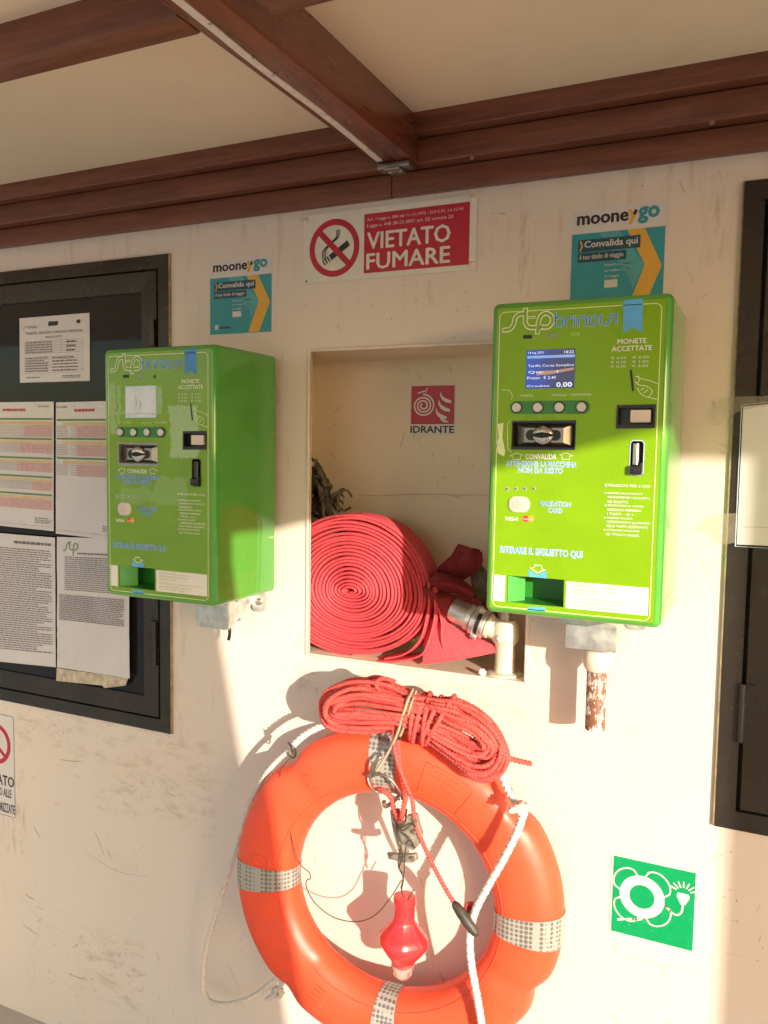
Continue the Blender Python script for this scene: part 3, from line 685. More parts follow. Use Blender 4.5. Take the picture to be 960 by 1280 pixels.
    a_ = MB(); a_.flat([(x0-.0004, z1-.006)]+[(x0+(x1-x0)*(.5-.5*math.cos(PI*i/8)), z1-.006+.0065*math.sin(PI*i/8)) for i in range(9)]+[(x1+.0004, z1-.006)], yf-.0006)
    ed = MB(); ribbon(ed, rrect(x0-.0003, x1+.0003, z0, z1+.0005, .0055, 5), .0014, yf-.0012, True); ed.build('slot_edge', 'bluel' if R_ else 'dark', le)
    tube(MB(), [(x0+(x1-x0)*.42, yf+.002, z1-.004), (x0+(x1-x0)*.42, yf+.002, z0+.016)], .0055, 14).build('lever', 'steel' if R_ else 'black', le, smooth=True, auto=.7)
    lk = MB(); lk.prism([(x0+.001, z0+.002), (x1-.001, z0+.001), (x1-.001, z0+.02), (x1-.005, z0+.014), (x0+.001, z0+.015)], yf-.009, yf+.004); lk.build('lever_foot', 'black', le, bevel=.001)
    MB().box(x0+.007, x0+.011, yf-.0095, yf-.0088, z0+.006, z0+.010).build('key_hole', 'dark', le)
    # coin slot, slanted
    sa, sb = fx(*z7(671, 402)), fx(*z7(680, 490)); cs = MB(); ribbon(cs, [L(sa), L(sb)], .0032, e2, cap=True); cs.build('coin_slot', 'dark', root)
    # screen
    v0, v1, w0, w1 = SCR; x0, x1, z0, z1 = X+v0, X+v1, Z+w0, Z+w1
    scb = MB().box(x0, x1, e2, e2+.0006, z0, z1)
    if R_:
        sc_ = scb.build('screen', 'screen', root); W_ = x1-x0; H_ = z1-z0
        MB().flat([(x0+W_*.02, z0+H_*.78), (x1-W_*.01, z0+H_*.78), (x1-W_*.01, z0+H_*.85), (x0+W_*.02, z0+H_*.85)], e3).build('screen_bar', 'scr_lt', sc_)
        g = MB(); g.flat([(x0+W_*.22, z0+H_*.34), (x0+W_*.5, z0+H_*.36), (x1-W_*.02, z0+H_*.46), (x1-W_*.02, z0+H_*.52), (x0+W_*.6, z0+H_*.46), (x0+W_*.24, z0+H_*.45)], e3); g.build('screen_picture', 'scr_or', sc_)
        t_ = MB()
        text(t_, '14 lug 2021', x0+W_*.04, x0+W_*.36, z0+H_*.885, z0+H_*.955, e4); text(t_, '18:22', x0+W_*.78, x0+W_*.97, z0+H_*.885, z0+H_*.955, e4)
        text(t_, 'Tariffa Corsa Semplice', x0+W_*.04, x1-W_*.02, z0+H_*.54, z0+H_*.62, e4); text(t_, 'Qta:    1', x0+W_*.05, x0+W_*.66, z0+H_*.38, z0+H_*.46, e4)
        text(t_, 'Prezzo:  € 2,40', x0+W_*.03, x0+W_*.62, z0+H_*.23, z0+H_*.32, e4); text(t_, '0.00', x0+W_*.64, x0+W_*.95, z0+H_*.03, z0+H_*.15, e4, .03); text(t_, 'Credito', x0+W_*.03, x0+W_*.5, z0+H_*.04, z0+H_*.09, e4)
        tag(t_.build('screen_lettering', 'scr_wh', sc_), kind='stuff')
    else:
        sc_ = scb.build('screen', 'screenglare', root); g = MB(); ribbon(g, [(x0, z0), (x1, z0), (x1, z1), (x0, z1)], .0022, e3, True); g.build('screen_rim', 'bluel', sc_)
        g = MB(); ribbon(g, [(x0+.006, z0+.006), (x0+.03, z0+.0075), (x1+.006, z0+.006)], .0012, e4); ribbon(g, [(x0+.025, z0+.012), (x0+.028, z0+.03), (x0+.024, z0+.045)], .0008, e4); ribbon(g, [(x0+.036, z0+.014), (x0+.039, z0+.025), (x0+.034, z0+.033)], .0012, e4); g.build('screen_crack', 'pew', sc_)
    # ---------------- print
    def T(mbx, s, a, c_, h, y=e2, bold=.015, pad=0, shear=0):
        A, B_, H = fx(*a), fx(*c_), fx(a[0], a[1]-h); z = (A[1]+B_[1])/2
        text(mbx, s, X+A[0], X+B_[0], Z+z, Z+z+H[1]-A[1], y, bold, shear, pad)
    # stp logo: pale outlined strokes
    S_ = [[(150, 316), (205, 305), (238, 262), (252, 205), (285, 172), (332, 165)], [(348, 125), (346, 190), (348, 250), (378, 288), (438, 292)], [(458, 338), (466, 250), (490, 185), (540, 160), (588, 190), (592, 245), (555, 285), (492, 288)], [(372, 200), (430, 195)]]
    lo, li = MB(), MB()
    for i, s in enumerate(S_):
        pts = [L(fx(*z9(*p))) for p in s]; pts = sp2(pts, 7) if len(pts) > 2 else pts
        ribbon(lo, pts, .0078 if i < 3 else .004, e1-i*.00002); ribbon(li, pts, .0042 if i < 3 else .0015, e2)
    lg = lo.build('logo', 'whited', root); li.build('logo_core', 'face' if R_ else 'faceworn', lg)
    # brindisi: blue strokes with a pale outline
    G = {'b': [[(0, 1.55), (0, 0), (.55, 0), (.8, .25), (.8, .75), (.55, 1), (0, 1)]], 'r': [[(0, 0), (0, .7), (.3, 1), (.7, 1)]], 'i': [[(0, 0), (0, 1.05)]], 'n': [[(0, 0), (0, .7), (.25, 1), (.6, 1), (.85, .7), (.85, 0)]],
         'd': [[(0, 0), (0, 1), (.5, 1), (.8, .7), (.8, .3), (.5, 0), (0, 0)]], 's': [[(0, 0), (.3, 0), (.45, .3), (.5, .7), (.65, 1), (.95, 1)]]}
    adv = {'b': 1.15, 'r': .95, 'i': .42, 'n': 1.2, 'd': 1.2, 's': 1.15}
    word = 'brindisi'; tot = sum(adv[ch] for ch in word)-.25
    A, B_, H = fx(*z7(335, 208)), fx(*z7(612, 192)), fx(*z7(335, 170)); cw = (B_[0]-A[0])/tot; chh = H[1]-A[1]; u = 0
    lo, li = MB(), MB(); zb = (A[1]+B_[1])/2
    for ch in word:
        for s in G[ch]:
            pts = [(X+A[0]+(u+p[0])*cw, Z+zb+p[1]*chh) for p in s]
            ribbon(lo, pts, .0040, e1-.0001); ribbon(li, pts, .0025, e3)
        u += adv[ch]
    wo = lo.build('city_name_outline', 'bluel', root); li.build('city_name', 'blue', wo)
    MB().flat([L(fx(*p)) for p in ((779.2, 375.2), (804, 373.5), (802.8, 415.8), (791, 409.5), (779, 416.3))], e1).build('blue_ribbon', 'sky' if R_ else 'blue', root)
    # arrows
    wm = 'white' if R_ else 'whited'; w_ = MB()
    T(w_, 'MONETE', z7(612, 286), z7(740, 279), 22/3.5556, bold=.02); T(w_, 'ACCETTATE', z7(586, 319), z7(764, 311), 22/3.5556, bold=.02)
    for i, (s1_, s2_) in enumerate((('€ 0,05', '€ 0,50'), ('€ 0,10', '€ 1,00'), ('€ 0,20', '€ 2,00'))):
        T(w_, s1_, z7(582-i, 355+i*19), z7(650-i, 352+i*19), 13/3.5556, bold=.005); T(w_, s2_, z7(678-i, 352+i*19), z7(750-i, 349+i*19), 13/3.5556, bold=.005)
    w_.build('accepted_coins_lettering', wm, root); w_ = MB()
    T(w_, 'CONVALIDA', z7(203, 798), z7(340, 795), 23/3.5556, bold=.025)
    w_.build('validate_lettering', wm, root); w_ = MB()
    T(w_, 'TARIFFA', z7(178, 520), z7(236, 518), 2.6, bold=.0); T(w_, 'ANNULLA', z7(318, 517), z7(386, 515), 2.6, bold=.0); T(w_, 'CONFERMA', z7(402, 516), z7(495, 512), 2.6, bold=.0)
    tag(w_.build('key_lettering', wm, root), kind='stuff'); w_ = MB()
    T(w_, "ISTRUZIONI PER L'USO", z6(568, 367), z6(805, 374), 3.3, bold=.02)
    rows = (("1) INSERIRE DALLE MONETE", 566, 765), ("NECESSARIE PER L'ACQUISTO", 584, 802), ("DEL BIGLIETTO.", 583, 693), ("2) SELEZIONARE LA TARIFFA", 565, 770), ("DESIDERATA PREMENDO", 582, 757), ("I TASTI - O + .", 580, 732), ("3) INSERIRE MONETE", 562, 712), ("CORRISPONDENTI ALL'IMPORTO", 577, 802), ("DELLA TARIFFA SELEZIONATA.", 576, 795), ("4) ATTENDERE EMISSIONE", 560, 748), ("DEL TITOLO DI VIAGGIO.", 575, 750))
    for i, (s, a0, a1) in enumerate(rows): T(w_, s, z6(a0, 410+i*21.2), z6(a1, 414+i*21.8), 3.1, bold=.012)
    tag(w_.build('instructions_lettering', wm, root), kind='stuff'); w_ = MB()
    T(w_, 'VISA', z6(50, 546), z6(115, 546), 4.6, bold=.03, shear=.3)
    for (cx_, cy_, m_) in ((163, 783, 1), (383, 783, -1)):
        ar = MB(); ribbon(ar, [L(fx(*z7(cx_+dx*m_, cy_+dy))) for dx, dy in ((-33, 0), (0, -15), (30, -4), (18, -2), (18, 14), (-16, 15), (-16, 0))], .0008, e1, True); ar.build('arrow_outline', 'whited', root)
    ar = MB(); ribbon(ar, [L(fx(*z6(*p))) for p in ((217, 818), (178, 790), (200, 790), (200, 778), (238, 780), (238, 793), (262, 797))], .0016, e3, True); ar.build('arrow_outline', 'pale', root); ar = MB()
    # hand holding a coin
    for s in ([(700, 430), (720, 440), (755, 447), (790, 462)], [(695, 460), (712, 468), (735, 470), (760, 485), (765, 500), (745, 520), (715, 505), (700, 480)], [(745, 520), (785, 530)], [(690, 430), (704, 428), (708, 445), (700, 458), (688, 452)], [(730, 478), (715, 490)], [(745, 488), (728, 502)]):
        ribbon(ar, sp2([L(fx(*z7(*p))) for p in s], 4), .0009, e1)
    tag(ar.build('drawn_hand', 'whited', root), kind='stuff')
    w_.build('card_lettering', wm, root)
    for (s, a0, c0, h0) in (('ATTENZIONE: LA MACCHINA', z6(54, 262), z6(419, 266), 6.3), ('NON DA RESTO', z6(116, 296), z6(347, 299), 6.2), ('VALIDATION', z6(229, 470), z6(388, 474), 6.0), ('CARD', z6(269, 504), z6(345, 506), 5.4), ('RITIRARE IL BIGLIETTO QUI', z6(21, 716), z6(449, 747), 9.2)):
        lt, sk = MB(), MB(); T(lt, s, a0, c0, h0, e2, .060, 1); T(sk, s, a0, c0, h0, e3, .012, 1)
        lo_ = lt.build('lettering_outline', 'white' if R_ else 'bluel', root); sk.build('blue_lettering', 'sky' if R_ else 'blue', lo_)
    MB().flat([L(fx(*z6(*p))) for p in ((170, 800), (215, 829), (262, 806), (264, 848), (170, 836))], e1).build('blue_arrow', 'sky', root); ba = MB(); ba.flat([L(fx(*z8(*p))) for p in ((213, 669), (291, 672), (289, 690), (211, 687))], e1); ba.build('blue_arrow', 'sky', root)
    # card marks
    for (cx_, mm) in ((155, 'visared'), (183, 'visaor')):
        MB().flat(circle(L(fx(*z6(cx_, 536))), .0054, 18), e1 if mm == 'visared' else e2).build('card_mark', mm, root)
    t_ = MB(); T(t_, 'MasterCard', z6(142, 541), z6(196, 543), 1.9, e3, .01); t_.build('card_lettering', 'white', root)
    # lights, reader, small windows
    for x_ in (60, 105, 152, 199):
        p = L(fx(*z6(x_, 380))); o_ = lathe(MB(), [(.0030, 0), (.0030, .0008), (.0016, .0010)], (p[0], yf-.0004, p[1]), (0, -1, 0), 12).build('indicator_light', 'btn', root, auto=.5)
        lathe(MB(), [(.0014, 0), (.0012, .0005)], (p[0]-.0003, yf-.0014, p[1]+.0002), (0, -1, 0), 10).build('light_lens', 'dark', o_)
    c0 = fx(*z6(122, 461)); rd = MB(); rx = .0172; rz = .0128
    rd.prism([L(p) for p in rrect(c0[0]-rx, c0[0]+rx, c0[1]-rz, c0[1]+rz, .0115, 8)], yf-.003, yf).build('card_reader', 'flap', root, bevel=.0012)
    r2 = MB(); ring2(r2, L(c0), .0095, .0008, yf-.0032, 24, .0068); ring2(r2, L(c0), .0045, .0008, yf-.0032, 20, .0034); r2.build('reader_mark', 'btn', root)
    for (a0, a1, mm) in (((192, 262), (232, 244), 'dark'), ((298, 257), (340, 239), 'pew')):
        p, q = L(fx(*z7(*a0))), L(fx(*z7(*a1))); MB().box(p[0], q[0], e2, e1, p[1], q[1]).build('sensor_window', mm, root)
    if not R_:
        p = L(fx(*z7(420, 250))); MB().box(p[0]-.003, p[0]+.002, e2, e1, p[1]-.003, p[1]+.003).build('sensor_window', 'dark', root)
    else:
        p = L(fx(*z7(425, 240))); q = MB(); text(q, 'I C O', p[0]-.006, p[0]+.006, p[1]-.002, p[1]+.002, e1); q.build('faint_mark', 'pale', root)
        pt = MB(); pt.flat([L(fx(*z7(*p))) for p in ((78, 640), (105, 636), (100, 700), (112, 760), (108, 785), (80, 770), (72, 735), (84, 700))], e1)
        ribbon(pt, [L(fx(*z7(*p))) for p in ((100, 488), (130, 490), (145, 512), (140, 530))], .0009, e1); ribbon(pt, [L(fx(*z7(*p))) for p in ((132, 625), (122, 640), (124, 750), (140, 765))], .0008, e1)
        pt.build('old_sticker_residue', 'pale', root)
    # mounting bracket below
    u0, u1 = (.106, .191) if R_ else (.122, .205)
    zB = Z-.074 if R_ else Z-.078; yB = Y0+GAP-.10 if R_ else Y0+.0308-.100
    br = MB(); gm = 'galv'
    br.box(X+u0, X+u1, yB, yB+.0022, zB, Z+.001)
    brr = br.build('bracket', gm, root, bevel=.0006)
    for uu in (u0, u1-.002):
        s_ = MB(); v = [(X+uu, yB+.003, zB), (X+uu, Y0+GAP-.001, Z-.035), (X+uu, Y0+GAP-.001, Z), (X+uu, yB+.003, Z)]
        s_.add(v+[(a+.002, b__, c__) for a, b__, c__ in v], [(0, 1, 2, 3), (7, 6, 5, 4), (0, 4, 5, 1), (1, 5, 6, 2), (2, 6, 7, 3), (3, 7, 4, 0)]); s_.build('bracket_cheek', gm, brr)
    for sg, uu in ((-1, u0), (1, u1)):
        e_ = MB(); xs = sorted((X+uu, X+uu+sg*.036)); e_.prism(rrect(xs[0], xs[1], Z-.052, Z-.006, .011, 4), Y0+GAP-.003, Y0+GAP-.0005); e_.build('bracket_ear', gm, brr)
        bolt(MB(), (X+uu+sg*.018, Y0+GAP-.003, Z-.030), .0075, .006).build('bolt', 'pew', brr)
    bolt(MB(), (X+u1, yB+.03, Z-.018), .005, .004, (1, 0, 0)).build('bolt', 'pew', brr)
    ln = MB().box(X+u0, X+u1, yB-.0012, yB, (Z+zB)/2+.002, (Z+zB)/2+.005).build('bracket_fold', gm, brr)
    if not R_:
        c_ = MB(); tube(c_, smoothpath([(X+u1-.006, yB+.012, zB+.02), (X+u1-.004, yB+.012, zB-.008), (X+u1-.007, yB+.012, zB-.024)], 5), .0036, 8); c_.build('cable_tail', 'black', brr, smooth=True)
        c_ = MB(); tube(c_, smoothpath([(X+u1+.0, yB+.02, zB-.004), (X+u1+.012, yB+.03, zB+.012), (X+u1+.03, yB+.035, zB+.02)], 5), .0030, 8); c_.build('cable_tail', 'galvw', brr, smooth=True)
    return root
mR = machine('ticket_machine', (MX, -GAP, MZ), 'larger-looking green ticket machine right of the niche, blue screen lit, half in sun', 'R')
mLx = -.5845*1.5/1.7; mLz = -.2877*1.5/1.7
mL = machine('ticket_machine', (mLx, -.0308, mLz), 'green ticket machine left of the niche with whitish blank screen, front in shade', 'L')

# pipe stub under the right machine
pp = at(745, 870, -.067); pz1 = zz(745, 818, -.067); pz0 = zz(745, 912, -.067)
pr = empty('pipe_stub', (float(pp[0]), -.067, pz1), 'short brown pipe with peeling white paint below the right ticket machine', 'pipe')
k_ = MB(); lathe(k_, [(.0160, pz0), (.0172, pz0+.001), (.0172, pz1-.02), (.0165, pz1-.018)], (pp[0], -.067, 0), 'z', 24).build('pipe', 'pipe', pr, auto=.6)
lathe(MB(), [(.0185, pz1-.028), (.0235, pz1-.020), (.0245, pz1-.006), (.0235, pz1+.008), (.0175, pz1+.010)], (pp[0], -.067, 0), 'z', 24).build('collar', 'valve', pr, auto=.6)
MB().box(pp[0]-.008, pp[0]+.008, -.067, -.001, pz1-.012, pz1-.002).build('standoff', 'valve', pr)

# ================================================================== signs
def plate(name, quad, label, cat, m, th=.0015, Y=0., group=None, r=.0):
    A = [at(*p, Y-th) for p in quad]; x0 = (A[0][0]+A[3][0])/2; x1 = (A[1][0]+A[2][0])/2; z1 = (A[0][2]+A[1][2])/2; z0 = (A[2][2]+A[3][2])/2
    root = empty(name, (float(x0), Y-.0002, float(z0)), label, cat, group)
    b = MB(); 
    if r: b.prism(rrect(x0, x1, z0, z1, r, 3), Y-th, Y-.0003)
    else: b.box(x0, x1, Y-th, Y-.0003, z0, z1)
    b.build('plate', m, root)
    return root, Y-th, (float(x0), float(x1), float(z0), float(z1))
# no smoking
root, y, (x0, x1, z0, z1) = plate('no_smoking_sign', [(379.5, 271), (596.5, 241), (595, 336), (379, 355.5)], "white and dark red 'VIETATO FUMARE' no-smoking sign under the moulding", 'sign', 'signwhite', .003, r=.002)
def zv(X, Y): p = at(370+X/4, 230+Y/4, y); return (float(p[0]), float(p[2]))
rp = [zv(341, 156), zv(869, 84), zv(867, 399), zv(340, 450)]
rx0, rx1, rz0, rz1 = (rp[0][0]+rp[3][0])/2, (rp[1][0]+rp[2][0])/2, (rp[2][1]+rp[3][1])/2, (rp[0][1]+rp[1][1])/2
f = MB(); f.flat([(rx0, rz0), (rx1, rz0), (rx1, rz1), (rx0, rz1)], y-.0003); f.build('red_panel', 'signred', root); f = MB()
c1 = zv(191, 320); rr = .0425*1.0
rL, rT = zv(69, 320), zv(191, 176); rr = (c1[0]-rL[0]+rT[1]-c1[1])/2*.9
ring2(f, c1, rr, rr*.24, y-.0004, 48)
ribbon(f, [(c1[0]-rr*.7, c1[1]+rr*.7), (c1[0]+rr*.7, c1[1]-rr*.7)], rr*.24, y-.0006, cap=False); f.build('prohibition_ring', 'signred', root)
b = MB(); a45 = math.radians(32)
def cg(u, v): return (c1[0]+rr*(u*math.cos(a45)-v*math.sin(a45)), c1[1]+rr*(u*math.sin(a45)+v*math.cos(a45)))
b.flat([cg(-.34, -.34), (cg(.62, -.34)), cg(.62, -.10), cg(-.34, -.10)], y-.0005)
for i in range(3): b.flat([cg(-.46-.12*i, -.34), cg(-.40-.12*i, -.34), cg(-.40-.12*i, -.10), cg(-.46-.12*i, -.10)], y-.0005)
for i in range(3):
    o_ = .07*i; ribbon(b, sp2([(c1[0]-rr*(.5-o_), c1[1]-rr*.42), (c1[0]-rr*(.52-o_), c1[1]-rr*.1), (c1[0]-rr*(.2-o_*.6), c1[1]+rr*.18), (c1[0]+rr*(.08+o_*.8), c1[1]+rr*.4), (c1[0]+rr*(.1+o_), c1[1]+rr*.68)], 5), rr*.035, y-.0005)
tag(b.build('cigarette_symbol', 'blackp', root), kind='stuff')
t = MB(); H = rz1-rz0; W_ = rx1-rx0
text(t, 'Art. 1 legge n. 584 del 11-11-1975 - D.P.C.M. 14-12-95', rx0+W_*.03, rx1-W_*.06, rz0+H*.865, rz0+H*.925, y-.0006, .008)
text(t, 'Legge n. 448 28-12-2001 art. 52 comma 20', rx0+W_*.03, rx1-W_*.15, rz0+H*.755, rz0+H*.825, y-.0006, .008)
tag(t.build('small_lettering', 'signwhite', root), kind='stuff'); t = MB()
text(t, 'VIETATO', rx0+W_*.035, rx0+W_*.825, rz0+H*.40, rz0+H*.68, y-.0006, .022)
t.build('lettering', 'signwhite', root); t = MB()
text(t, 'FUMARE', rx0+W_*.03, rx0+W_*.825, rz0+H*.06, rz0+H*.325, y-.0006, .022)
t.build('lettering', 'signwhite', root)
for (X, Y) in ((50, 187), (887, 72), (882, 402)):
    p = zv(X, Y); lathe(MB(), [(.0068, 0), (.0062, .0025), (.003, .004)], (p[0], y, p[1]), (0, -1, 0), 16).build('rivet_cap', 'lip', root, auto=.9)
p = zv(52, 487); lathe(MB(), [(.0022, 0), (.0018, .0006)], (p[0], y, p[1]), (0, -1, 0), 10).build('rivet_hole', 'dark', root)

# mooney go stickers
def mooney(quad, label):
    root, y, (x0, x1, z0, z1) = plate('sticker', quad, label, 'sticker', 'paper', .0007, group='turquoise and white validation stickers')
    W, H = x1-x0, z1-z0
    def q(u, v): return (x0+u*W, z0+v*H)
    zt_ = .765
    f = MB(); f.flat([q(.003, .003), q(.997, .003), q(.997, zt_), q(.003, zt_)], y-.0002); f.build('turquoise_print', 'teal', root)
    f = MB(); f.flat([q(.30, zt_-.001), q(.52, zt_-.001), q(.80, .42), q(.68, .20), q(.62, .35)], y-.0003); f.build('pale_print', 'teall', root)
    f = MB(); f.flat([q(.60, zt_), q(.785, zt_), q(.975, .40), q(.80, .42)], y-.0004); f.flat([q(.80, .42), q(.975, .40), q(.80, .01), q(.63, .01)], y-.0004); f.build('amber_chevron', 'amber', root)
    f = MB(); f.flat([q(.075, .585), q(.745, .585), q(.745, .705), q(.075, .705)], y-.0005); f.flat([q(.075, .485), q(.60, .485), q(.60, .575), q(.075, .575)], y-.0005); tag(f.build('dark_bands', 'tealdark', root), kind='stuff')
    t = MB(); text(t, 'moone', q(.06, 0)[0], q(.605, 0)[0], q(0, .85)[1], q(0, .935)[1], y-.0004, .035); ribbon(t, [q(.69, .945), q(.668, .90)], W*.036, y-.0004, cap=False); t.build('dark_lettering', 'blackp', root)
    t = MB(); ribbon(t, [q(.622, .94), q(.662, .88), q(.628, .82)], W*.038, y-.0004); t.build('amber_lettering', 'amber', root)
    t = MB(); text(t, 'go', q(.715, 0)[0], q(.925, 0)[0], q(0, .815)[1], q(0, .96)[1], y-.0004, .04); t.build('teal_lettering', 'teal', root)
    t = MB(); text(t, 'Convalida qui', q(.145, 0)[0], q(.715, 0)[0], q(0, .605)[1], q(0, .69)[1], y-.0007, .02); t.build('heading_lettering', 'paper', root); t = MB(); text(t, 'il tuo titolo di viaggio', q(.095, 0)[0], q(.57, 0)[0], q(0, .50)[1], q(0, .56)[1], y-.0007, .01)
    for i, s in enumerate(('Inquadra il QR Code', 'per validare il titolo', 'di viaggio')): text(t, s, q(.375, 0)[0], q(.375+(.30, .28, .16)[i], 0)[0], q(0, .428-.055*i)[1], q(0, .458-.055*i)[1], y-.0003, 0)
    f = MB(); f.flat([q(.375, .225), q(.515, .225), q(.515, .30), q(.375, .30)], y-.0003); f.flat([q(.085, .065), q(.14, .065), q(.14, .13), q(.085, .13)], y-.0003); tag(f.build('white_boxes', 'paper', root), kind='stuff')
    text(t, 'M', q(.10, 0)[0], q(.125, 0)[0], q(0, .08)[1], q(0, .115)[1], y-.0005, .02); tag(t.build('white_lettering', 'paper', root), kind='stuff')
    f = MB(); f.flat([q(.16, .075), q(.34, .075), q(.34, .105), q(.16, .105)], y-.0003); f.build('dark_box', 'tealdark', root)
    t = MB(); ribbon(t, [q(.10, .69), q(.12, .645), q(.10, .60)], W*.016, y-.0007); t.build('chevron_mark', 'amber', root)
mooney([(262, 326), (339.6, 320), (340, 414.5), (263, 419)], 'small turquoise and white sticker above the left ticket machine')
mooney([(715.5, 263.5), (832, 250.5), (830, 384), (712, 392)], 'turquoise and white sticker partly hidden behind the top of the right machine')

# hydrant sign
root, y, (x0, x1, z0, z1) = plate('hydrant_sign', [(513.75, 482), (569, 481), (568, 542.5), (513, 542.5)], "small red and white 'IDRANTE' fire hydrant sign inside the niche", 'sign', 'signwhite', .001, Y=D)
W, H = x1-x0, z1-z0
def q(u, v): return (x0+u*W, z0+v*H)
f = MB(); f.flat([q(.01, .20), q(.99, .20), q(.99, .99), q(.01, .99)], y-.0003); f.build('red_print', 'signred', root)
f = MB(); sp_ = []
for i in range(64):
    a = i/63*2*PI*2.9; r = .045+.21*i/63; sp_.append(q(.29+r*math.cos(a+2.2), .585+r*math.sin(a+2.2)*.9))
ribbon(f, sp_, W*.034, y-.0006); ribbon(f, [q(.17, .84), q(.36, .90)], W*.03, y-.0006); ribbon(f, [q(.34, .86), q(.38, .94)], W*.03, y-.0006); f.build('hose_symbol', 'signwhite', root); f = MB()
for (dx, dz, s) in ((0, 0, 1), (-.03, -.17, 1.05), (-.10, -.32, 1.05), (-.02, -.44, .8)):
    pts = [(.68, .90), (.72, .78), (.80, .72), (.92, .66), (.92, .60), (.80, .62), (.72, .68), (.67, .78)]
    cx, cz = .80, .75
    f.flat([q(max(.58, min(.95, cx+(a-cx)*s+dx)), max(.24, cz+(b_-cz)*s*.8+dz)) for a, b_ in pts], y-.0006-.00002*len(f.v))
tag(f.build('flame_symbol', 'signwhite', root), kind='stuff')
t = MB(); text(t, 'IDRANTE', q(.0, 0)[0]+.001, q(.99, 0)[0], q(0, .025)[1], q(0, .165)[1], y-.0004, .028); t.build('black_lettering', 'blackp', root)

# life-ring sign
root, y, (x0, x1, z0, z1) = plate('lifebuoy_sign', [(763.7, 1067.7), (872.7, 1088.5), (869.8, 1191), (763, 1166)], 'square green lifebuoy-with-light symbol sign low on the wall', 'sign', 'signwhite', .0012)
W, H = x1-x0, z1-z0
f = MB(); f.flat([q(.02, .02), q(.97, .02), q(.97, .98), q(.02, .98)], y-.0003); f.build('green_print', 'signgreen', root)
f = MB(); cc = (.37, .54)
ring2(f, q(*cc), W*.205, W*.115, y-.0006, 40); f.build('ring_symbol', 'signwhite', root); f = MB()
for a in (45, 135, 225, 315):
    c_ = math.radians(a+3); pts = []
    for i in range(13):
        u = -1+i/6; rr_ = .255+.135*math.sqrt(max(0, 1-u*u)); an = c_+u*.62; pts.append(q(cc[0]+rr_*math.cos(an), cc[1]+rr_*math.sin(an)))
    ribbon(f, pts, W*.018, y-.0007)
tag(f.build('rope_symbol', 'signwhite', root), kind='stuff'); f = MB()
ribbon(f, sp2([q(.64, .50), q(.71, .44), q(.78, .42), (q(.83, .47)), q(.84, .56)], 6), W*.022, y-.0007)
f.flat([q(.815, .56), q(.865, .56), q(.915, .66), q(.90, .70), q(.78, .70), q(.765, .66)], y-.0006)
for i in range(7):
    an = math.radians(25+130*i/6); ribbon(f, [q(.84+.09*math.cos(an), .70+.075*math.sin(an)), q(.84+.165*math.cos(an), .70+.14*math.sin(an))], W*.016, y-.0007)
for i, (u, v) in enumerate(((.10, .185), (.20, .215), (.30, .235))): ribbon(f, [q(u, v), q(u+.055, v+.018)], W*.028, y-.0007)
ribbon(f, [q(.375, .26), q(.40, .31)], W*.022, y-.0007)
tag(f.build('light_symbol', 'signwhite', root), kind='stuff')

# red-ringed sign at left edge
A = at(17, 896, -.001); B = at(16, 1022, -.001)
sx1, sz1, sz0 = float(A[0]), float(A[2]), float(B[2]); sx0 = sx1-.13
root = empty('prohibition_sign', (sx0, -.0002, sz0), "white sign with red ring and black 'NON AUTORIZZATE' lettering below the left window", 'sign')
MB().prism(rrect(sx0, sx1, sz0, sz1, .006, 4), -.0012, -.0003).build('plate', 'paper', root)
f = MB(); ribbon(f, rrect(sx0+.0008, sx1-.0008, sz0+.0008, sz1-.0008, .0055, 4), .0012, -.0014, True)
cxs = (sx0+sx1)/2; hh = sz1-sz0
text(f, 'VIETATO', cxs-.060, sx1-.003, sz0+hh*.30, sz0+hh*.40, -.0016, .03); text(f, 'INGRESSO ALLE', cxs-.045, sx1-.0135, sz0+hh*.19, sz0+hh*.27, -.0016, .03); text(f, 'NON AUTORIZZATE', cxs-.062, sx1-.002, sz0+hh*.035, sz0+hh*.125, -.0016, .03)
tag(f.build('black_lettering', 'blackp', root), kind='stuff')
f = MB(); ring2(f, (cxs-.004, sz0+hh*.70), .050, .012, -.0015, 44); ribbon(f, [(cxs-.04, sz0+hh*.70+.03), (cxs+.03, sz0+hh*.70-.03)], .010, -.0017); f.build('red_ring', 'signred', root)

# ================================================================== papers on the windows
def paper(quad, label, Y=-.0085, m='paper', name='notice', wav=0., group=None):
    A = [at(*p, Y) for p in quad]; o0 = (float(A[3][0]), Y, float(A[3][2]))
    root = empty(name, o0, label, 'notice', group); n = 48 if wav > .001 else 20; b = MB(); vs = []
    from mathutils import noise as nz_
    for j in range(n+1):
        for i in range(n+1):
            u, v = i/n, j/n; p = (A[3]*(1-u)+A[2]*u)*(1-v)+(A[0]*(1-u)+A[1]*u)*v
            k_ = max(0., min(1., (.42-v)/.12)) if wav > .001 else .25
            cr_ = 1-abs(nz_.noise(Vector((u*6+3, v*16+u*3, 1.3))))*2.2; cr2_ = nz_.noise(Vector((u*15, v*22, 5.)))
            vs.append((p[0], Y-.0004-wav*(.5+.5*math.sin(u*9+v*4)*math.sin(v*7-u*3))*(1-k_)-wav*k_*(.45*cr_+.4*cr2_+.3), p[2]))
    b.add(vs, [(j*(n+1)+i, j*(n+1)+i+1, (j+1)*(n+1)+i+1, (j+1)*(n+1)+i) for j in range(n) for i in range(n)]); b.keep = 1
    b.build('sheet', m, root, smooth=True)
    yy = Y-.0004-wav-.0006
    def q(u, v, k=0):
        p = (A[3]*(1-u)+A[2]*u)*(1-v)+(A[0]*(1-u)+A[1]*u)*v; return (float(p[0]), float(p[2]))
    return root, yy, q
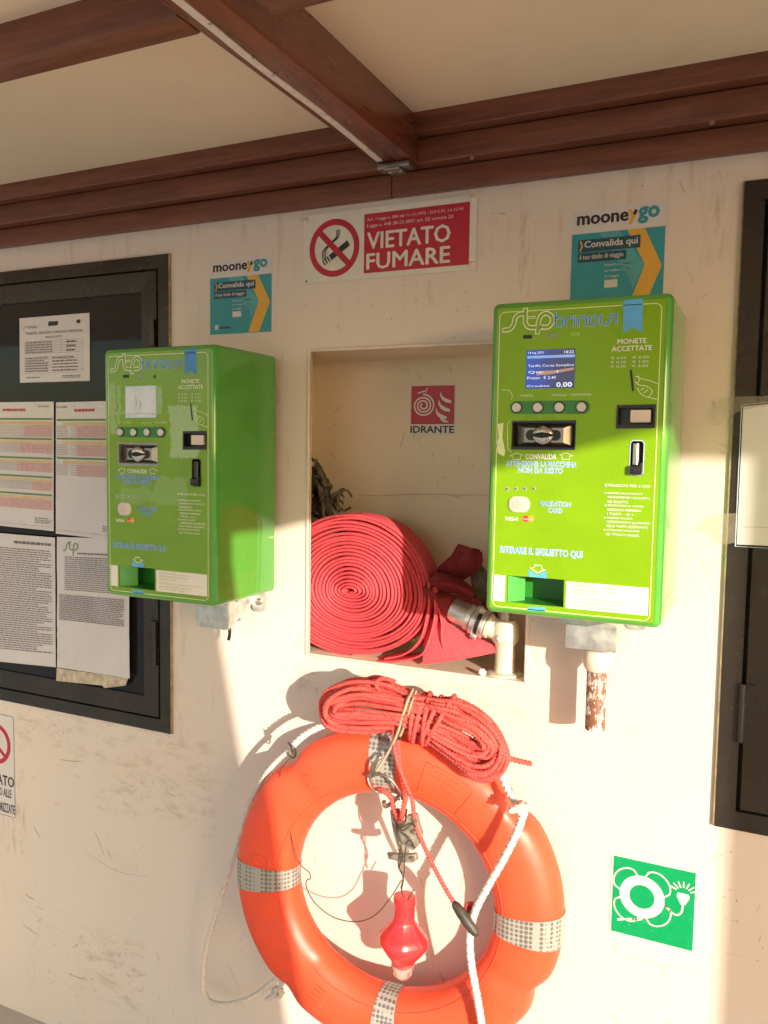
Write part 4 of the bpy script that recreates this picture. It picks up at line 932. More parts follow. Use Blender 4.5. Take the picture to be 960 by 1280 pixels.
def bars(mb, q, y, u0, u1, v0, v1, rows, hgt=.5, rnd=random, ragged=.2, words=True):
    for i in range(rows):
        v = v1-(v1-v0)*(i+.5)/rows; h = (v1-v0)/rows*hgt/2; ue = u1-(rnd.random()*ragged*(u1-u0) if rnd.random() < .35 else 0); u = u0
        while u < ue:
            wl = (.012+rnd.random()*.05) if words else (ue-u0); e_ = min(ue, u+wl)
            mb.flat([q(u, v-h), q(e_, v-h), q(e_, v+h), q(u, v+h)], y); u = e_+.008
# fare notice
root, y, q = paper([(24.5, 398), (112, 391), (112.5, 476), (25, 478.5)], "small white fare notice with black tables on the upper left window", Y=.0030)
t = MB(); text(t, 'TARIFFE SERVIZIO URBANO BRINDISI', *(q(.09, .74)[0], q(.90, .74)[0], q(.09, .735)[1], q(.09, .775)[1]), y, .0); text(t, 'brindisi', q(.13, .85)[0], q(.26, .85)[0], q(.1, .83)[1], q(.1, .875)[1], y); t.build('lettering', 'ink', root)
t = MB(); bars(t, q, y, .38, .62, .665, .70, 2); bars(t, q, y, .09, .48, .44, .63, 5, .4, ragged=.1); bars(t, q, y, .68, .82, .44, .63, 3, .4); bars(t, q, y, .09, .42, .15, .39, 6, .4); bars(t, q, y, .48, .84, .15, .39, 5, .35); bars(t, q, y, .1, .3, .06, .09, 1); bars(t, q, y, .62, .88, .05, .1, 2)
for (v0, v1, n) in ((.44, .63, 5), (.14, .39, 6)):
    for i in range(n+1):
        v = v0+(v1-v0)*i/n; ribbon(t, [q(.08, v), q(.91, v)], .0005, y)
    for u in (.08, .61, .7, .91): ribbon(t, [q(u, v0), q(u, v1)], .0005, y)
tag(t.build('table_print', 'ink', root), kind='stuff')
t = MB(); t.flat([q(.42, .85), q(.56, .85), q(.57, .91), q(.43, .92)], y); t.flat([q(.83, .86), q(.87, .86), q(.88, .90), q(.85, .92), q(.82, .9)], y); ribbon(t, [q(.06, .83), q(.09, .86), q(.12, .87)], .0012, y); tag(t.build('emblem', 'blackp', root), kind='stuff')
# timetables
def timetable(quad, label, blocks, last):
    root, y, q = paper(quad, label, m='film', wav=.0006, name='timetable', group='timetables taped to the left window')
    g, p, d, gd, rd = MB(), MB(), MB(), MB(), MB()
    for k_, (v1, v0, pu) in enumerate(blocks):
        g.flat([q(.02, v1), q(.98, v1), q(.98, v1+.013), q(.02, v1+.013)], y)
        hv = v1-v0; gd.flat([q(.12, v1-hv*.28), q(.98, v1-hv*.28), q(.98, v1-hv*.10), q(.12, v1-hv*.10)], y)
        p.flat([q(pu, v0), q(.98, v0), q(.98, v1-hv*.32), q(pu, v1-hv*.32)], y)
        for i in range(5):
            v = v0+(hv*.64)*i/4.5+.004; bars(d, q, y-.0002, .02, .20, v, v+.010, 1, .6); 
            for c in range(22):
                u = .25+c*.0325; d.flat([q(u, v), q(u+.022, v), q(u+.022, v+.006), q(u, v+.006)], y-.0002)
    tag(g.build('green_bars', 'inkgreen', root), kind='stuff'); tag(gd.build('gold_bands', 'inkgold', root), kind='stuff'); tag(p.build('pink_cells', 'inkpink', root), kind='stuff'); tag(d.build('times', 'inkl', root), kind='stuff')
    bars(rd, q, y, .30, .62, .925, .95, 1, .8); ribbon(rd, [q(.0, .03), q(.95, .03)], .0006, y); tag(rd.build('red_print', 'inkred', root), kind='stuff')
    t = MB(); text(t, 'brindisi', q(.05, 0)[0] if last else q(.82, 0)[0], q(.22, 0)[0] if last else q(.96, 0)[0], q(.5, .955)[1], q(.5, .975)[1], y); bars(t, q, y, .74, .97, .05, .10, 3, .4)
    for u, v in ((.3, .97), (.75, .98), (.2, .03), (.6, .03)): t.flat(circle(q(u, v), .0014, 10), y-.0003)
    tag(t.build('dark_print', 'ink', root), kind='stuff')
timetable([(-22, 503), (67.5, 502), (67.5, 664), (-20, 655)], 'coloured timetable sheet at the left edge with five green bars', [(.86, .73, .6), (.705, .60, .55), (.555, .455, .5), (.41, .31, .72), (.27, .16, .22)], 0)
timetable([(70, 503), (150, 501), (150, 676), (70, 667)], 'timetable sheet with three green bars half behind left machine', [(.86, .74, .34), (.72, .60, .34), (.575, .45, .34)], 1)
# text sheets
root, y, q = paper([(-30, 664), (69, 672), (70, 834), (-30, 824)], 'white sheet of dense small print at the left edge, below the timetables', m='film', wav=.0006, group='text sheets taped to the left window')
t = MB(); bars(t, q, y, .03, .96, .10, .90, 46, .42); bars(t, q, y, .5, .95, .93, .955, 1, .8); tag(t.build('small_print', 'ink', root), kind='stuff')
root, y, q = paper([(71.5, 671), (161, 674), (162.5, 848), (72, 834)], 'white sheet headed stp in a crinkled shiny sleeve, lower left window', m='film', wav=.0022, group='text sheets taped to the left window')
t = MB(); bars(t, q, y, .12, .97, .60, .86, 17, .42); bars(t, q, y, .04, .94, .37, .57, 15, .5, ragged=.1); bars(t, q, y, .3, .8, .875, .89, 1, .7); tag(t.build('small_print', 'ink', root), kind='stuff')
t = MB()
def sq(u, v): return q(.10+u*.16, .90+v*.06)
for s in ([(0, .0), (.2, .05), (.3, .5), (.4, .95), (.55, 1)], [(.6, 1.2), (.58, .3), (.7, .1), (.85, .15)], [(.9, -.5), (.93, .6), (1.1, .95), (1.3, .7), (1.2, .2), (1, .1)]): ribbon(t, sp2([sq(*p) for p in s], 5), .0022, y)
t.build('logo', 'inkgreen', root)
# old tape remnant below
root = empty('tape_remnant', tuple(map(float, at(110, 855, -.008))), 'torn yellowish tape strip under the lower right sheet on left window', 'tape')
b = MB(); P0 = [at(x_, y_, -.0082) for x_, y_ in ((71, 835), (160, 848), (157, 857), (130, 860), (128, 857), (70, 851))]; b.add(P0, [tuple(range(6))]); b.build('strip', 'tapefilm', root)
# notice on the right window
root, y, q = paper([(929, 508.5), (1010, 500), (1000, 684), (921, 680.5)], 'blank white sheet in a clear sleeve taped to the right window', Y=-.0090, m='paper')
t = MB(); ribbon(t, [q(.0, .13), q(1, .13)], .0008, y); t.build('fold_line', 'inkl', root)
A_ = [at(*p, -.0118) for p in ((927, 506), (1015, 497), (1005, 688), (919, 683))]; t = MB(); ribbon(t, [(a_[0], a_[2]) for a_ in A_], .0010, -.0096, True); t.build('sleeve_edge', 'bluel', root)
for i, (pts) in enumerate((((893, 502), (905, 496), (960, 495), (958, 508), (928, 512), (900, 533), (893, 530)), ((876, 662), (895, 643), (925, 640), (920, 678), (902, 681), (893, 668)))):
    P0 = [at(x_, y_, -.0125) for x_, y_ in pts]
    c_ = np.mean(P0, 0); root = empty('clear_tape', tuple(map(float, c_)), ('wrinkled clear tape at the upper corner of the right sheet', 'wrinkled clear tape at the lower corner of the right sheet')[i], 'tape')
    t = MB(); n_p = len(P0); rr_ = random.Random(i)
    ringv = [(p[0]*(1-k_)+c_[0]*k_+rr_.uniform(-.0015, .0015), -.0128-rr_.uniform(0, .0022), p[2]*(1-k_)+c_[2]*k_+rr_.uniform(-.0015, .0015)) for k_ in (0, .35, .7) for p in P0]+[(c_[0], -.0132, c_[2])]
    t.add(ringv, [(q0*n_p+j, q0*n_p+(j+1) % n_p, (q0+1)*n_p+(j+1) % n_p, (q0+1)*n_p+j) for q0 in (0, 1) for j in range(n_p)]+[(2*n_p+j, 2*n_p+(j+1) % n_p, 3*n_p) for j in range(n_p)]); t.keep = 1
    t.build('strip', 'cleartape', root)

# ================================================================== fire hose and hydrant in the niche
cH = at(436, 739, .010); pR = at(541, 735, .012); pT = at(470, 645, .0); pB = at(470, 829, .0)
RXh = float(pR[0]-cH[0]); 
hose = empty('fire_hose', (float(cH[0]), .03, RZ0), 'red woven fire hose rolled in a spiral standing in the niche', 'hose')
Zc = float(cH[2]); RB = Zc-RZ0-.002; RT = float(pT[2])-Zc
turns = 21; seg = 72; Y0h, Y1h = .0105, .075
b = MB(); prof = [(-1, Y0h+.006), (-.75, Y0h+.002), (0, Y0h), (.75, Y0h+.002), (1, Y0h+.006), (1, Y1h), (-1, Y1h)]
N = int(turns*seg); k = len(prof); vs = []; rnd = random.Random(3); jit = [rnd.uniform(-.45, .45) for _ in range(turns+3)]
dj = [rnd.uniform(-.0, .005) for _ in range(turns+3)]
for i in range(N+1):
    t = i/seg; a = 2*PI*t-PI/2; fr = (t+1.0)/(turns+1)
    jj = jit[int(t)]*(1-(t % 1))+jit[int(t)+1]*(t % 1); fr2 = fr+jj*.35/turns*min(1, t/4)
    fr2 *= 1+fr*(.010*math.sin(2*a+t*.9)+.008*math.sin(3*a-t*1.7)+.005*math.sin(5*a+t*2.3)); ca, sa = math.cos(a), math.sin(a); rz = (RT if sa > 0 else RB); rx = RXh
    flat_ = 1-.45*max(0, 1-fr*3.2)      # flattened eye
    px_, pz_ = rx*fr2*ca*(1+.25*max(0, 1-fr*3)), rz*fr2*sa*flat_
    nx, nz = ca/rx, sa/rz; nl = math.hypot(nx, nz); nx /= nl; nz /= nl
    th = .0031*(.75+.25*min(1, fr*3)); dy = dj[int(t)]*(1-(t % 1))+dj[int(t)+1]*(t % 1)
    for (u, yy) in prof:
        vs.append((cH[0]+px_+nx*th*u, yy+dy*(1 if yy < .03 else 0), Zc+pz_+nz*th*u))
b.add(vs, [(i*k+j, i*k+(j+1) % k, (i+1)*k+(j+1) % k, (i+1)*k+j) for i in range(N) for j in range(k)]); b.keep = 1
b.build('hose_roll', 'hose', hose, smooth=True, auto=.9)
# loose outer layers falling to the right
def strap(P2, y0, y1, name, m='hose', th=.0022, tw=None):
    """flat hose standing on edge: centre line P2 (x,z), from y0 to y1, rounded front edge"""
    P2 = smoothpath(P2, 8); b = MB(); n = len(P2); vs = []
    for i, p in enumerate(P2):
        d = P2[min(i+1, n-1)]-P2[max(i-1, 0)]; d = d/np.linalg.norm(d); nn = np.array([-d[1], d[0]])
        f0 = (tw(i/(n-1)) if tw else 0)
        for (u, yy) in ((-1, y0+.004), (-.7, y0+.001), (0, y0), (.7, y0+.001), (1, y0+.004), (1, y1), (-1, y1)):
            vs.append((p[0]+nn[0]*th*u, yy+f0, p[1]+nn[1]*th*u))
    k = 7; b.add(vs, [(i*k+j, i*k+(j+1) % k, (i+1)*k+(j+1) % k, (i+1)*k+j) for i in range(n-1) for j in range(k)]+[tuple(range(k)), tuple(range(n*k-1, n*k-k-1, -1))]); b.keep = 1
    return b.build(name, m, hose, smooth=True, auto=.9)
def px2(pts, Y): return [at(x_, y_, Y)[[0, 2]] for x_, y_ in pts]
strap(px2([(541, 735), (543, 765), (535, 800), (520, 822), (470, 828), (430, 824)], .0), .002, .06, 'loose_layer')
strap(px2([(535, 728), (536, 745), (533, 770), (524, 800), (505, 818), (480, 824)], .004), .004, .06, 'loose_layer')
strap(px2([(541, 748), (548, 762), (552, 780), (552, 800), (558, 822)], .012), .010, .06, 'loose_layer')
strap(px2([(546, 770), (551, 795), (560, 818), (585, 818), (612, 812), (628, 806)], .03), .026, .07, 'loose_layer')
# flat tail spreading on the sill toward the hydrant
b = MB(); P0 = [at(532, 772, .03), at(553, 776, .03), at(600, 800, .035), at(637, 812, .03), at(600, 820, .015), at(560, 827, .006), at(528, 831, .008)]
c0 = at(575, 808, .01); vs = [c0]+P0; b.add(vs, [(0, i+1, i+2) for i in range(6)]+[(0, 7, 1)]); b.add([(v[0], v[1]+.006, v[2]) for v in vs], [(0, i+2, i+1) for i in range(6)]); b.build('hose_tail', 'hose', hose, smooth=True)
# crumpled piece folded upward to the coupling
def sheet(paths, name, n=10, m='hosein', th=.003):
    """surface lofted between several 3D curves given as (px,py,Y) lists"""
    C_ = [resample(smoothpath([at(x_, y_, Y_) for x_, y_, Y_ in p], 8), 1e9)[0] if 0 else np.array(smoothpath([at(x_, y_, Y_) for x_, y_, Y_ in p], 8)) for p in paths]
    L_ = min(len(c) for c in C_); C_ = [c[:L_] for c in C_]
    rows = []
    for i in range(len(C_)-1):
        for k_ in range(n): t = k_/n; t2 = t*t*(3-2*t); rows.append(C_[i]*(1-t2)+C_[i+1]*t2)
    rows.append(C_[-1]); nr = len(rows)
    V = np.array(rows); du = np.gradient(V, axis=0); dv = np.gradient(V, axis=1); nn = np.cross(du, dv); nn /= np.maximum(np.linalg.norm(nn, axis=2), 1e-9)[..., None]
    wob = np.array([[.0012*math.sin(i*.9+j*.4)*math.sin(j*.7) for j in range(L_)] for i in range(nr)])[..., None]
    F_ = V+nn*(wob+th/2); B_ = V+nn*(wob-th/2); vs = list(F_.reshape(-1, 3))+list(B_.reshape(-1, 3)); o_ = nr*L_
    fs = [(i*L_+j, i*L_+j+1, (i+1)*L_+j+1, (i+1)*L_+j) for i in range(nr-1) for j in range(L_-1)]
    fs += [tuple(o_+t for t in reversed(f_)) for f_ in fs]
    bd = [(i, 0) for i in range(nr)]+[(nr-1, j) for j in range(1, L_)]+[(i, L_-1) for i in range(nr-2, -1, -1)]+[(0, j) for j in range(L_-2, 0, -1)]
    for a_, c_ in zip(bd, bd[1:]+bd[:1]):
        p, q_ = a_[0]*L_+a_[1], c_[0]*L_+c_[1]; fs.append((p, q_, q_+o_, p+o_))
    mb_ = MB(); mb_.add(vs, fs); return mb_.build(name, m, hose, smooth=True, auto=1.0)
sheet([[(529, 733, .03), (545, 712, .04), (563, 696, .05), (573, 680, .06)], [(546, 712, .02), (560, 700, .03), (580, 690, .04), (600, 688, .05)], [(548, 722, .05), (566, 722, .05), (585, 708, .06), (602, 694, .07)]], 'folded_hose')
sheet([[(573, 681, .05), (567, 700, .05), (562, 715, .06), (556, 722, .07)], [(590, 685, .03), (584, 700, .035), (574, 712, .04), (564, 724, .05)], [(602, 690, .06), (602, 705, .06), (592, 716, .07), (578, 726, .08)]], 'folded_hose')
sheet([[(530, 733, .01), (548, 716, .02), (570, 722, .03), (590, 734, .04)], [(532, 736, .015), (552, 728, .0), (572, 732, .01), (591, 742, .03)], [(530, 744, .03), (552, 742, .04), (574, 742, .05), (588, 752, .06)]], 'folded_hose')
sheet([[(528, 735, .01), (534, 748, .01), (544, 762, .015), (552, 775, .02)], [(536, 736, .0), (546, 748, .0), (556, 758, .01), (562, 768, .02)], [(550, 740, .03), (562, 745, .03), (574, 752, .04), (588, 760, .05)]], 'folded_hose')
sheet([[(552, 742, .05), (575, 744, .055), (596, 748, .06), (606, 760, .07)], [(548, 758, .04), (570, 765, .04), (590, 770, .05), (604, 776, .06)], [(552, 772, .03), (565, 778, .03), (580, 784, .04), (592, 790, .05)]], 'folded_hose', m='hosein')
sheet([[(586, 700, .10), (600, 705, .10), (610, 715, .10), (618, 720, .11)], [(590, 735, .08), (602, 738, .08), (612, 740, .09), (620, 742, .1)], [(592, 765, .09), (604, 768, .09), (614, 770, .1), (622, 772, .1)]], 'folded_hose', m='netting')
# hydrant valve
vx = at(631, 820, .035); hy = empty('hydrant_valve', (float(vx[0]), .035, RZ0), 'cream painted hydrant valve with metal hose coupling, right corner of niche', 'valve')
zE = zz(631, 800, .035)
lathe(MB(), [(.034, RZ0), (.034, RZ0+.004), (.0205, RZ0+.006), (.0195, RZ0+.02), (.0195, zE-.01), (.021, zE-.004), (.021, zE+.008)], (vx[0], .035, 0), 'z', 28).build('riser', 'valve', hy, auto=.6)
# elbow body and outlet going up-left
eA = np.array([vx[0], .035, zE+.012]); eB = at(572, 764, .035); dr = eB-eA; dr /= np.linalg.norm(dr)
body = MB(); lathe(body, [(.020, -.012), (.026, -.004), (.027, .012), (.025, .028), (.019, .036)], (vx[0], .035, zE+.004), 'z', 26)
lathe(body, [(.021, 0), (.021, .03), (.0245, .032), (.0245, .038)], eA, dr, 26); body.build('valve_body', 'valve', hy, smooth=True, auto=.7)
lathe(MB(), [(.012, 0), (.012, .02), (.022, .022), (.023, .028), (.016, .030), (.009, .032), (.009, .05)], (vx[0], .035, zE+.038), 'z', 20).build('valve_bonnet', 'brass', hy, auto=.6)
oA = eA+dr*.040
cp = MB(); lathe(cp, [(.026, 0), (.030, .002), (.030, .009), (.027, .011), (.027, .018), (.031, .020), (.031, .028), (.028, .030)], oA, dr, 28); cpo = cp.build('coupling', 'alu', hy, auto=.5)
lathe(MB(), [(.0272, .0105), (.0272, .0185)], oA, dr, 28).build('gasket', 'gasket', cpo)
lathe(MB(), [(.027, .031), (.0275, .040), (.0245, .046), (.0245, .070), (.022, .078)], oA, dr, 28).build('hose_tailpiece', 'alu', cpo, auto=.5)
lg = MB()
for a in (0, 2.1, 4.2):
    e1_ = np.cross(dr, [0, 0, 1]); e1_ /= np.linalg.norm(e1_); e2_ = np.cross(dr, e1_); c_ = oA+dr*.014+(e1_*math.cos(a)+e2_*math.sin(a))*.031; lathe(lg, [(.006, -.006), (.007, 0), (.006, .006)], c_, dr, 8)
lg.build('coupling_lug', 'alu', cpo, auto=.7)
c_ = at(632, 797, .008); bt_ = MB(); lathe(bt_, [(.009, 0), (.009, .004), (.006, .006)], (vx[0]-.002, .012, zE+.008), (0, -1, 0), 6).build('plug', 'valve', hy)
nt_ = MB(); lathe(nt_, [(.008, 0), (.008, .006)], (vx[0]-.036, .004, RZ0+.004), (.5, -.6, .5), 6).build('nut', 'valve', hy)
# old netting in the left of the niche
nm = empty('old_net_bundle', tuple(map(float, at(405, 640, .08))), 'dark grey-brown bundle of old netting behind the fire hose at niche left', 'netting')
b = MB(); rnd = random.Random(11)
for i in range(26):
    P_ = []; x_, y_ = rnd.uniform(378, 400), rnd.uniform(572, 655)
    for j in range(6):
        P_.append(at(x_, min(y_, 668), rnd.uniform(.05, .13))); x_ += rnd.uniform(2, 11); y_ += rnd.uniform(-2, 20)
        x_ = min(x_, 400+ (y_-575)*.38 if y_ < 650 else 432)
    tube(b, smoothpath(P_, 5), rnd.uniform(.0022, .0048), 7, lobes=3, amp=.2, pitch=.02, step=.004)
for i in range(9):
    c_ = (rnd.uniform(418, 436), rnd.uniform(622, 640)); tube(b, smoothpath([at(c_[0]+9*math.cos(a), c_[1]+13*math.sin(a), .08+rnd.uniform(-.015, .015)) for a in np.linspace(rnd.uniform(0, 3), rnd.uniform(4, 6), 6)], 4), .0026, 6, lobes=3, amp=.2, pitch=.02, step=.004)
b.build('net_strands', 'netting', nm, smooth=True)
b = MB(); vs = []; n = 16
for j in range(n+1):
    for i in range(n+1):
        u, v = i/n, j/n; xx = 372+u*(30+26*v); yy_ = 574+v*92+14*u*(1-v)
        vs.append(at(xx, yy_, .11+.02*math.sin(u*8+v*3)*math.sin(v*9+u*2)-.035*v))
b.add(vs, [(j*(n+1)+i, j*(n+1)+i+1, (j+1)*(n+1)+i+1, (j+1)*(n+1)+i) for j in range(n) for i in range(n)]); b.build('net_cloth', 'netting', nm, smooth=True)

# ================================================================== lifebuoy
RC = np.array([.0719, -.085, -.8105]); RR, RA, RBb, RTX = .2636, .0628, .0452, .1387
def rang(px, py):
    best = None
    for Yq in (-.13,):
        p = at(px, py, Yq); return math.atan2(p[2]-RC[2], p[0]-RC[0])
notch = [rang(362, 948), rang(655, 1015), rang(345, 1245), rang(648, 1262)]
def ringpt(th, q_, off=0.):
    s = 0
    for a in notch:
        d = (th-a+PI) % (2*PI)-PI; s += math.exp(-(d/.085)**2)
    co = max(0, math.cos(q_)); ra = RA*(1-.26*s*co**1.5)+off; rb = RBb*(1-.10*s)+off
    # superellipse section: flatter faces
    c, si = math.cos(q_), math.sin(q_); e_ = .86
    rad = RR+ra*math.copysign(abs(c)**e_, c)
    x = RC[0]+rad*math.cos(th); z = RC[2]+rad*math.sin(th)
    return (x, RC[1]-rb*math.copysign(abs(si)**e_, si)+RTX*(x-RC[0]), z)
ring = empty('lifebuoy', tuple(RC), 'orange lifebuoy with grey reflective bands hanging on the lower wall', 'lifebuoy')
b = MB(); NT, NQ = 200, 40
b.add([ringpt(2*PI*i/NT, 2*PI*j/NQ) for i in range(NT) for j in range(NQ)], [(i*NQ+j, i*NQ+(j+1) % NQ, ((i+1) % NT)*NQ+(j+1) % NQ, ((i+1) % NT)*NQ+j) for i in range(NT) for j in range(NQ)]); b.keep = 1
b.build('ring', 'orange', ring, smooth=True)
for (px_, py_) in ((478, 950), (337, 1090), (478, 1258), (662, 1186)):
    a = rang(px_, py_); w_ = .095; b = MB(); n = 10
    b.add([ringpt(a-w_+2*w_*i/n, 2*PI*j/NQ, .0012) for i in range(n+1) for j in range(NQ)], [(i*NQ+j, i*NQ+(j+1) % NQ, (i+1)*NQ+(j+1) % NQ, (i+1)*NQ+j) for i in range(n) for j in range(NQ)]); b.keep = 1
    b.build('reflective_band', 'tape', ring, smooth=True)
# moulded marks: raised label outline and small roundels
b = MB()
def onring(u, v, off=.0006): return ringpt(u, v, off)
def ringline(mb, pts, r=.0009): tube(mb, [onring(*p) for p in pts], r, 5)
aL = rang(545, 1000)
rect_ = [(aL+.17, 1.15), (aL-.17, 1.15), (aL-.17, 2.0), (aL+.17, 2.0), (aL+.17, 1.15)]
dense = []
for p, q2 in zip(rect_, rect_[1:]): dense += [(p[0]+(q2[0]-p[0])*i/8, p[1]+(q2[1]-p[1])*i/8) for i in range(8)]
ringline(b, dense+[rect_[0]])
for r_ in range(4):
    v_ = 1.28+.16*r_; u_ = aL+.09
    while u_ > aL-.10: ringline(b, [(u_, v_), (u_-.02, v_)], .0008); u_ -= .035
for (px_, py_) in ((390, 968), (322, 1060)):
    a_ = rang(px_, py_); ringline(b, [(a_+.045*math.cos(t), 1.6+.22*math.sin(t)) for t in np.linspace(0, 2*PI, 18)]); ringline(b, [(a_-.02, 1.55), (a_+.02, 1.65)])
aL = rang(392, 1262)
for r_ in range(4):
    ringline(b, [(aL-.08, 1.5+.13*r_), (aL+.10, 1.5+.13*r_)], .0008)
tag(b.build('moulded_mark', 'orange', ring, smooth=True), kind='stuff')
b = MB(); tube(b, [ringpt(t, PI-.95, .0002) for t in np.linspace(0, 2*PI, 160)], .0011, 6, closed=False); b.build('mould_seam', 'orange', ring, smooth=True)
# wall hook that carries it
hk = empty('wall_hook', tuple(map(float, at(480, 925, -.0))), 'grey metal hook behind the top of the lifebuoy', 'hook')
b = MB(); hx = float(at(478, 925, 0)[0])+.075; hz = RC[2]+RR-RA-.004
tube(b, smoothpath([(hx, -.001, hz+.09), (hx, -.02, hz+.02), (hx, -.08, hz-.006), (hx, -.14, hz-.004), (hx, -.150, hz+.01)], 8), .004, 10); b.box(hx-.02, hx+.02, -.004, -.0005, hz+.05, hz+.13); b.build('hook', 'pew', hk, smooth=False)

def R3(pts): return [at(x_, y_, Y_) for x_, y_, Y_ in pts]
# grab line of the buoy: white rope
gl = empty('grab_line', tuple(map(float, at(362, 948, -.13))), 'white rope looped round the lifebuoy, slack at lower left and long at right', 'rope')
b = MB(); rope(b, R3([(430, 898, -.135), (400, 908, -.135), (380, 919, -.135), (364, 934, -.14)]), .0062)
rope(b, R3([(366, 936, -.13), (352, 946, -.125), (332, 968, -.12), (313, 1003, -.115), (301, 1040, -.11), (287, 1088, -.10), (270, 1140, -.08), (257, 1190, -.06), (253, 1228, -.05), (261, 1250, -.05), (285, 1255, -.06), (315, 1246, -.07), (340, 1228, -.085), (356, 1216, -.09)]), .0052)
rope(b, R3([(356, 1216, -.09), (352, 1228, -.08), (347, 1240, -.075)]), .0052)
b.build('left_rope', 'whiterope', gl, smooth=True)
b = MB(); rope(b, R3([(626, 965, -.11), (634, 985, -.115), (644, 1003, -.125)]), .006)
rope(b, R3([(656, 1012, -.13), (646, 1040, -.145), (630, 1072, -.15), (611, 1105, -.15), (594, 1138, -.15), (587, 1170, -.145), (589, 1205, -.14), (596, 1245, -.135), (603, 1290, -.13), (606, 1340, -.12)]), .0066, strands=4)
b.build('right_rope', 'whiterope', gl, smooth=True)
for (pts, r_) in ((((347, 1240, -.078), 9)), (((652, 1010, -.135), 10))):
    b = MB(); cx, cy, cY = pts; rnd = random.Random(int(cx))
    for k_ in range(3):
        ph = rnd.uniform(0, 6); rope(b, R3([(cx+r_*.62*math.cos(a)*(1-.25*k_), cy+r_*.60*math.sin(a), cY+.006*math.cos(a+ph)) for a in np.linspace(ph, ph+5.3, 8)]), .0046)
    if cx < 400: rope(b, R3([(cx-4, cy+4, cY), (cx-14, cy+9, cY+.01)]), .004)
    else: rope(b, R3([(cx-14, cy+3, cY-.01), (cx-2, cy-2, cY-.014), (cx+8, cy, cY-.01)]), .0065)
    b.build('knot', 'whiterope', gl, smooth=True)
b = MB(); rnd = random.Random(5)
for k_ in range(4): tube(b, smoothpath(R3([(360+k_*1.5, 928+k_*2, -.14), (365, 932+k_*3, -.15), (370, 938+k_*2, -.14), (366, 948, -.135), (360, 940+k_, -.14)]), 4), .0014, 6)
b.build('whipping', 'wire', gl, smooth=True)

# hank of red rope
hank = empty('rope_hank', tuple(map(float, at(510, 900, -.14))), 'coiled hank of coral red braided rope on top of the lifebuoy', 'rope')
outer = [(520, 868), (480, 853), (440, 850), (408, 866), (400, 888), (412, 908), (450, 914), (495, 912), (525, 922), (555, 945), (590, 972), (618, 972), (634, 948), (626, 918), (605, 893), (572, 876), (545, 874)]
mid = [(520, 890), (480, 884), (450, 882), (425, 884), (422, 886), (425, 887), (450, 888), (492, 890), (522, 894), (550, 906), (580, 919), (598, 927), (602, 929), (598, 925), (585, 915), (562, 904), (540, 893)]
rnd = random.Random(21); b = MB()
for i in range(36):
    s = [.99, .92, .84, .76, .67, .58, .49, .40, .31, .22, .13, .05][i % 12]; layer = i//12
    ph = rnd.uniform(0, 6); P_ = []
    for j, (o_, m_) in enumerate(zip(outer, mid)):
        ss = min(1.0, s+.05*math.sin(j*1.3+ph)+rnd.uniform(-.03, .03)); x_ = m_[0]+(o_[0]-m_[0])*ss; y_ = m_[1]+(o_[1]-m_[1])*ss
        Yd = -.115-.038*math.sqrt(max(0, 1-ss**2))-.012*layer+.012*math.sin(j*.9+ph)
        P_.append(at(x_+rnd.uniform(-1.5, 1.5), y_+rnd.uniform(-1.5, 1.5), Yd))
    rope(b, P_, .0038, closed=True, n=7)
b.build('coil', 'redrope', hank, smooth=True)
b = MB()
for i, (x_, sl) in enumerate(((517, 4), (524, 9), (533, 5), (539, 14), (550, 20))):
    c_ = (x_, 897+i*.8); P_ = [at(c_[0]+sl*math.sin(a)*.9-3*math.cos(a), c_[1]-(28+2*(i%3))*math.sin(a)+(3*math.cos(a)), -.128+.062*-math.cos(a)) for a in np.linspace(0, 2*PI, 13)[:-1]]
    rope(b, P_, .0038, closed=True, n=6)
b.build('wrapping_turn', 'redrope', hank, smooth=True)
b = MB(); rope(b, R3([(440, 862, -.12), (452, 852, -.13), (470, 846, -.14), (488, 852, -.15), (498, 868, -.16), (500, 885, -.17)]), .0037); rope(b, R3([(480, 870, -.17), (470, 856, -.17), (478, 848, -.17), (494, 852, -.17)]), .0037)
rope(b, R3([(628, 945, -.13), (640, 949, -.12), (652, 952, -.115), (665, 955, -.11)]), .0042); b.build('loose_end', 'redrope', hank, smooth=True)
# red lanyard down to the toggle
ly = empty('lanyard', tuple(map(float, at(520, 1040, -.15))), 'single red rope running from the hank down to a dark toggle', 'rope')
b = MB(); rope(b, R3([(500, 890, -.165), (492, 915, -.165), (495, 945, -.16), (505, 975, -.155), (515, 1000, -.15), (519, 1030, -.145), (532, 1062, -.145), (548, 1095, -.15), (568, 1130, -.155)]), .0036)
rope(b, R3([(497, 925, -.155), (500, 960, -.15), (508, 985, -.15), (505, 1005, -.15), (500, 1025, -.14), (492, 1010, -.13), (488, 996, -.13), (478, 988, -.13), (470, 986, -.12)]), .0044); b.build('rope', 'redrope', ly, smooth=True)
b = MB(); A_, B_ = at(567, 1128, -.157), at(597, 1170, -.16); d_ = B_-A_; ln_ = np.linalg.norm(d_)
lathe(b, [(.0045, 0), (.0075, ln_*.08), (.0095, ln_*.3), (.0098, ln_*.6), (.008, ln_*.9), (.004, ln_)], A_, d_, 14).build('toggle', 'toggle', ly, smooth=True)
b = MB()
for k_ in range(3): rope(b, R3([(588+5*math.cos(a+k_), 1134+5*math.sin(a), -.14+.004*k_) for a in np.linspace(k_, k_+5, 7)]), .0032)
b.build('knot', 'redrope', ly, smooth=True)
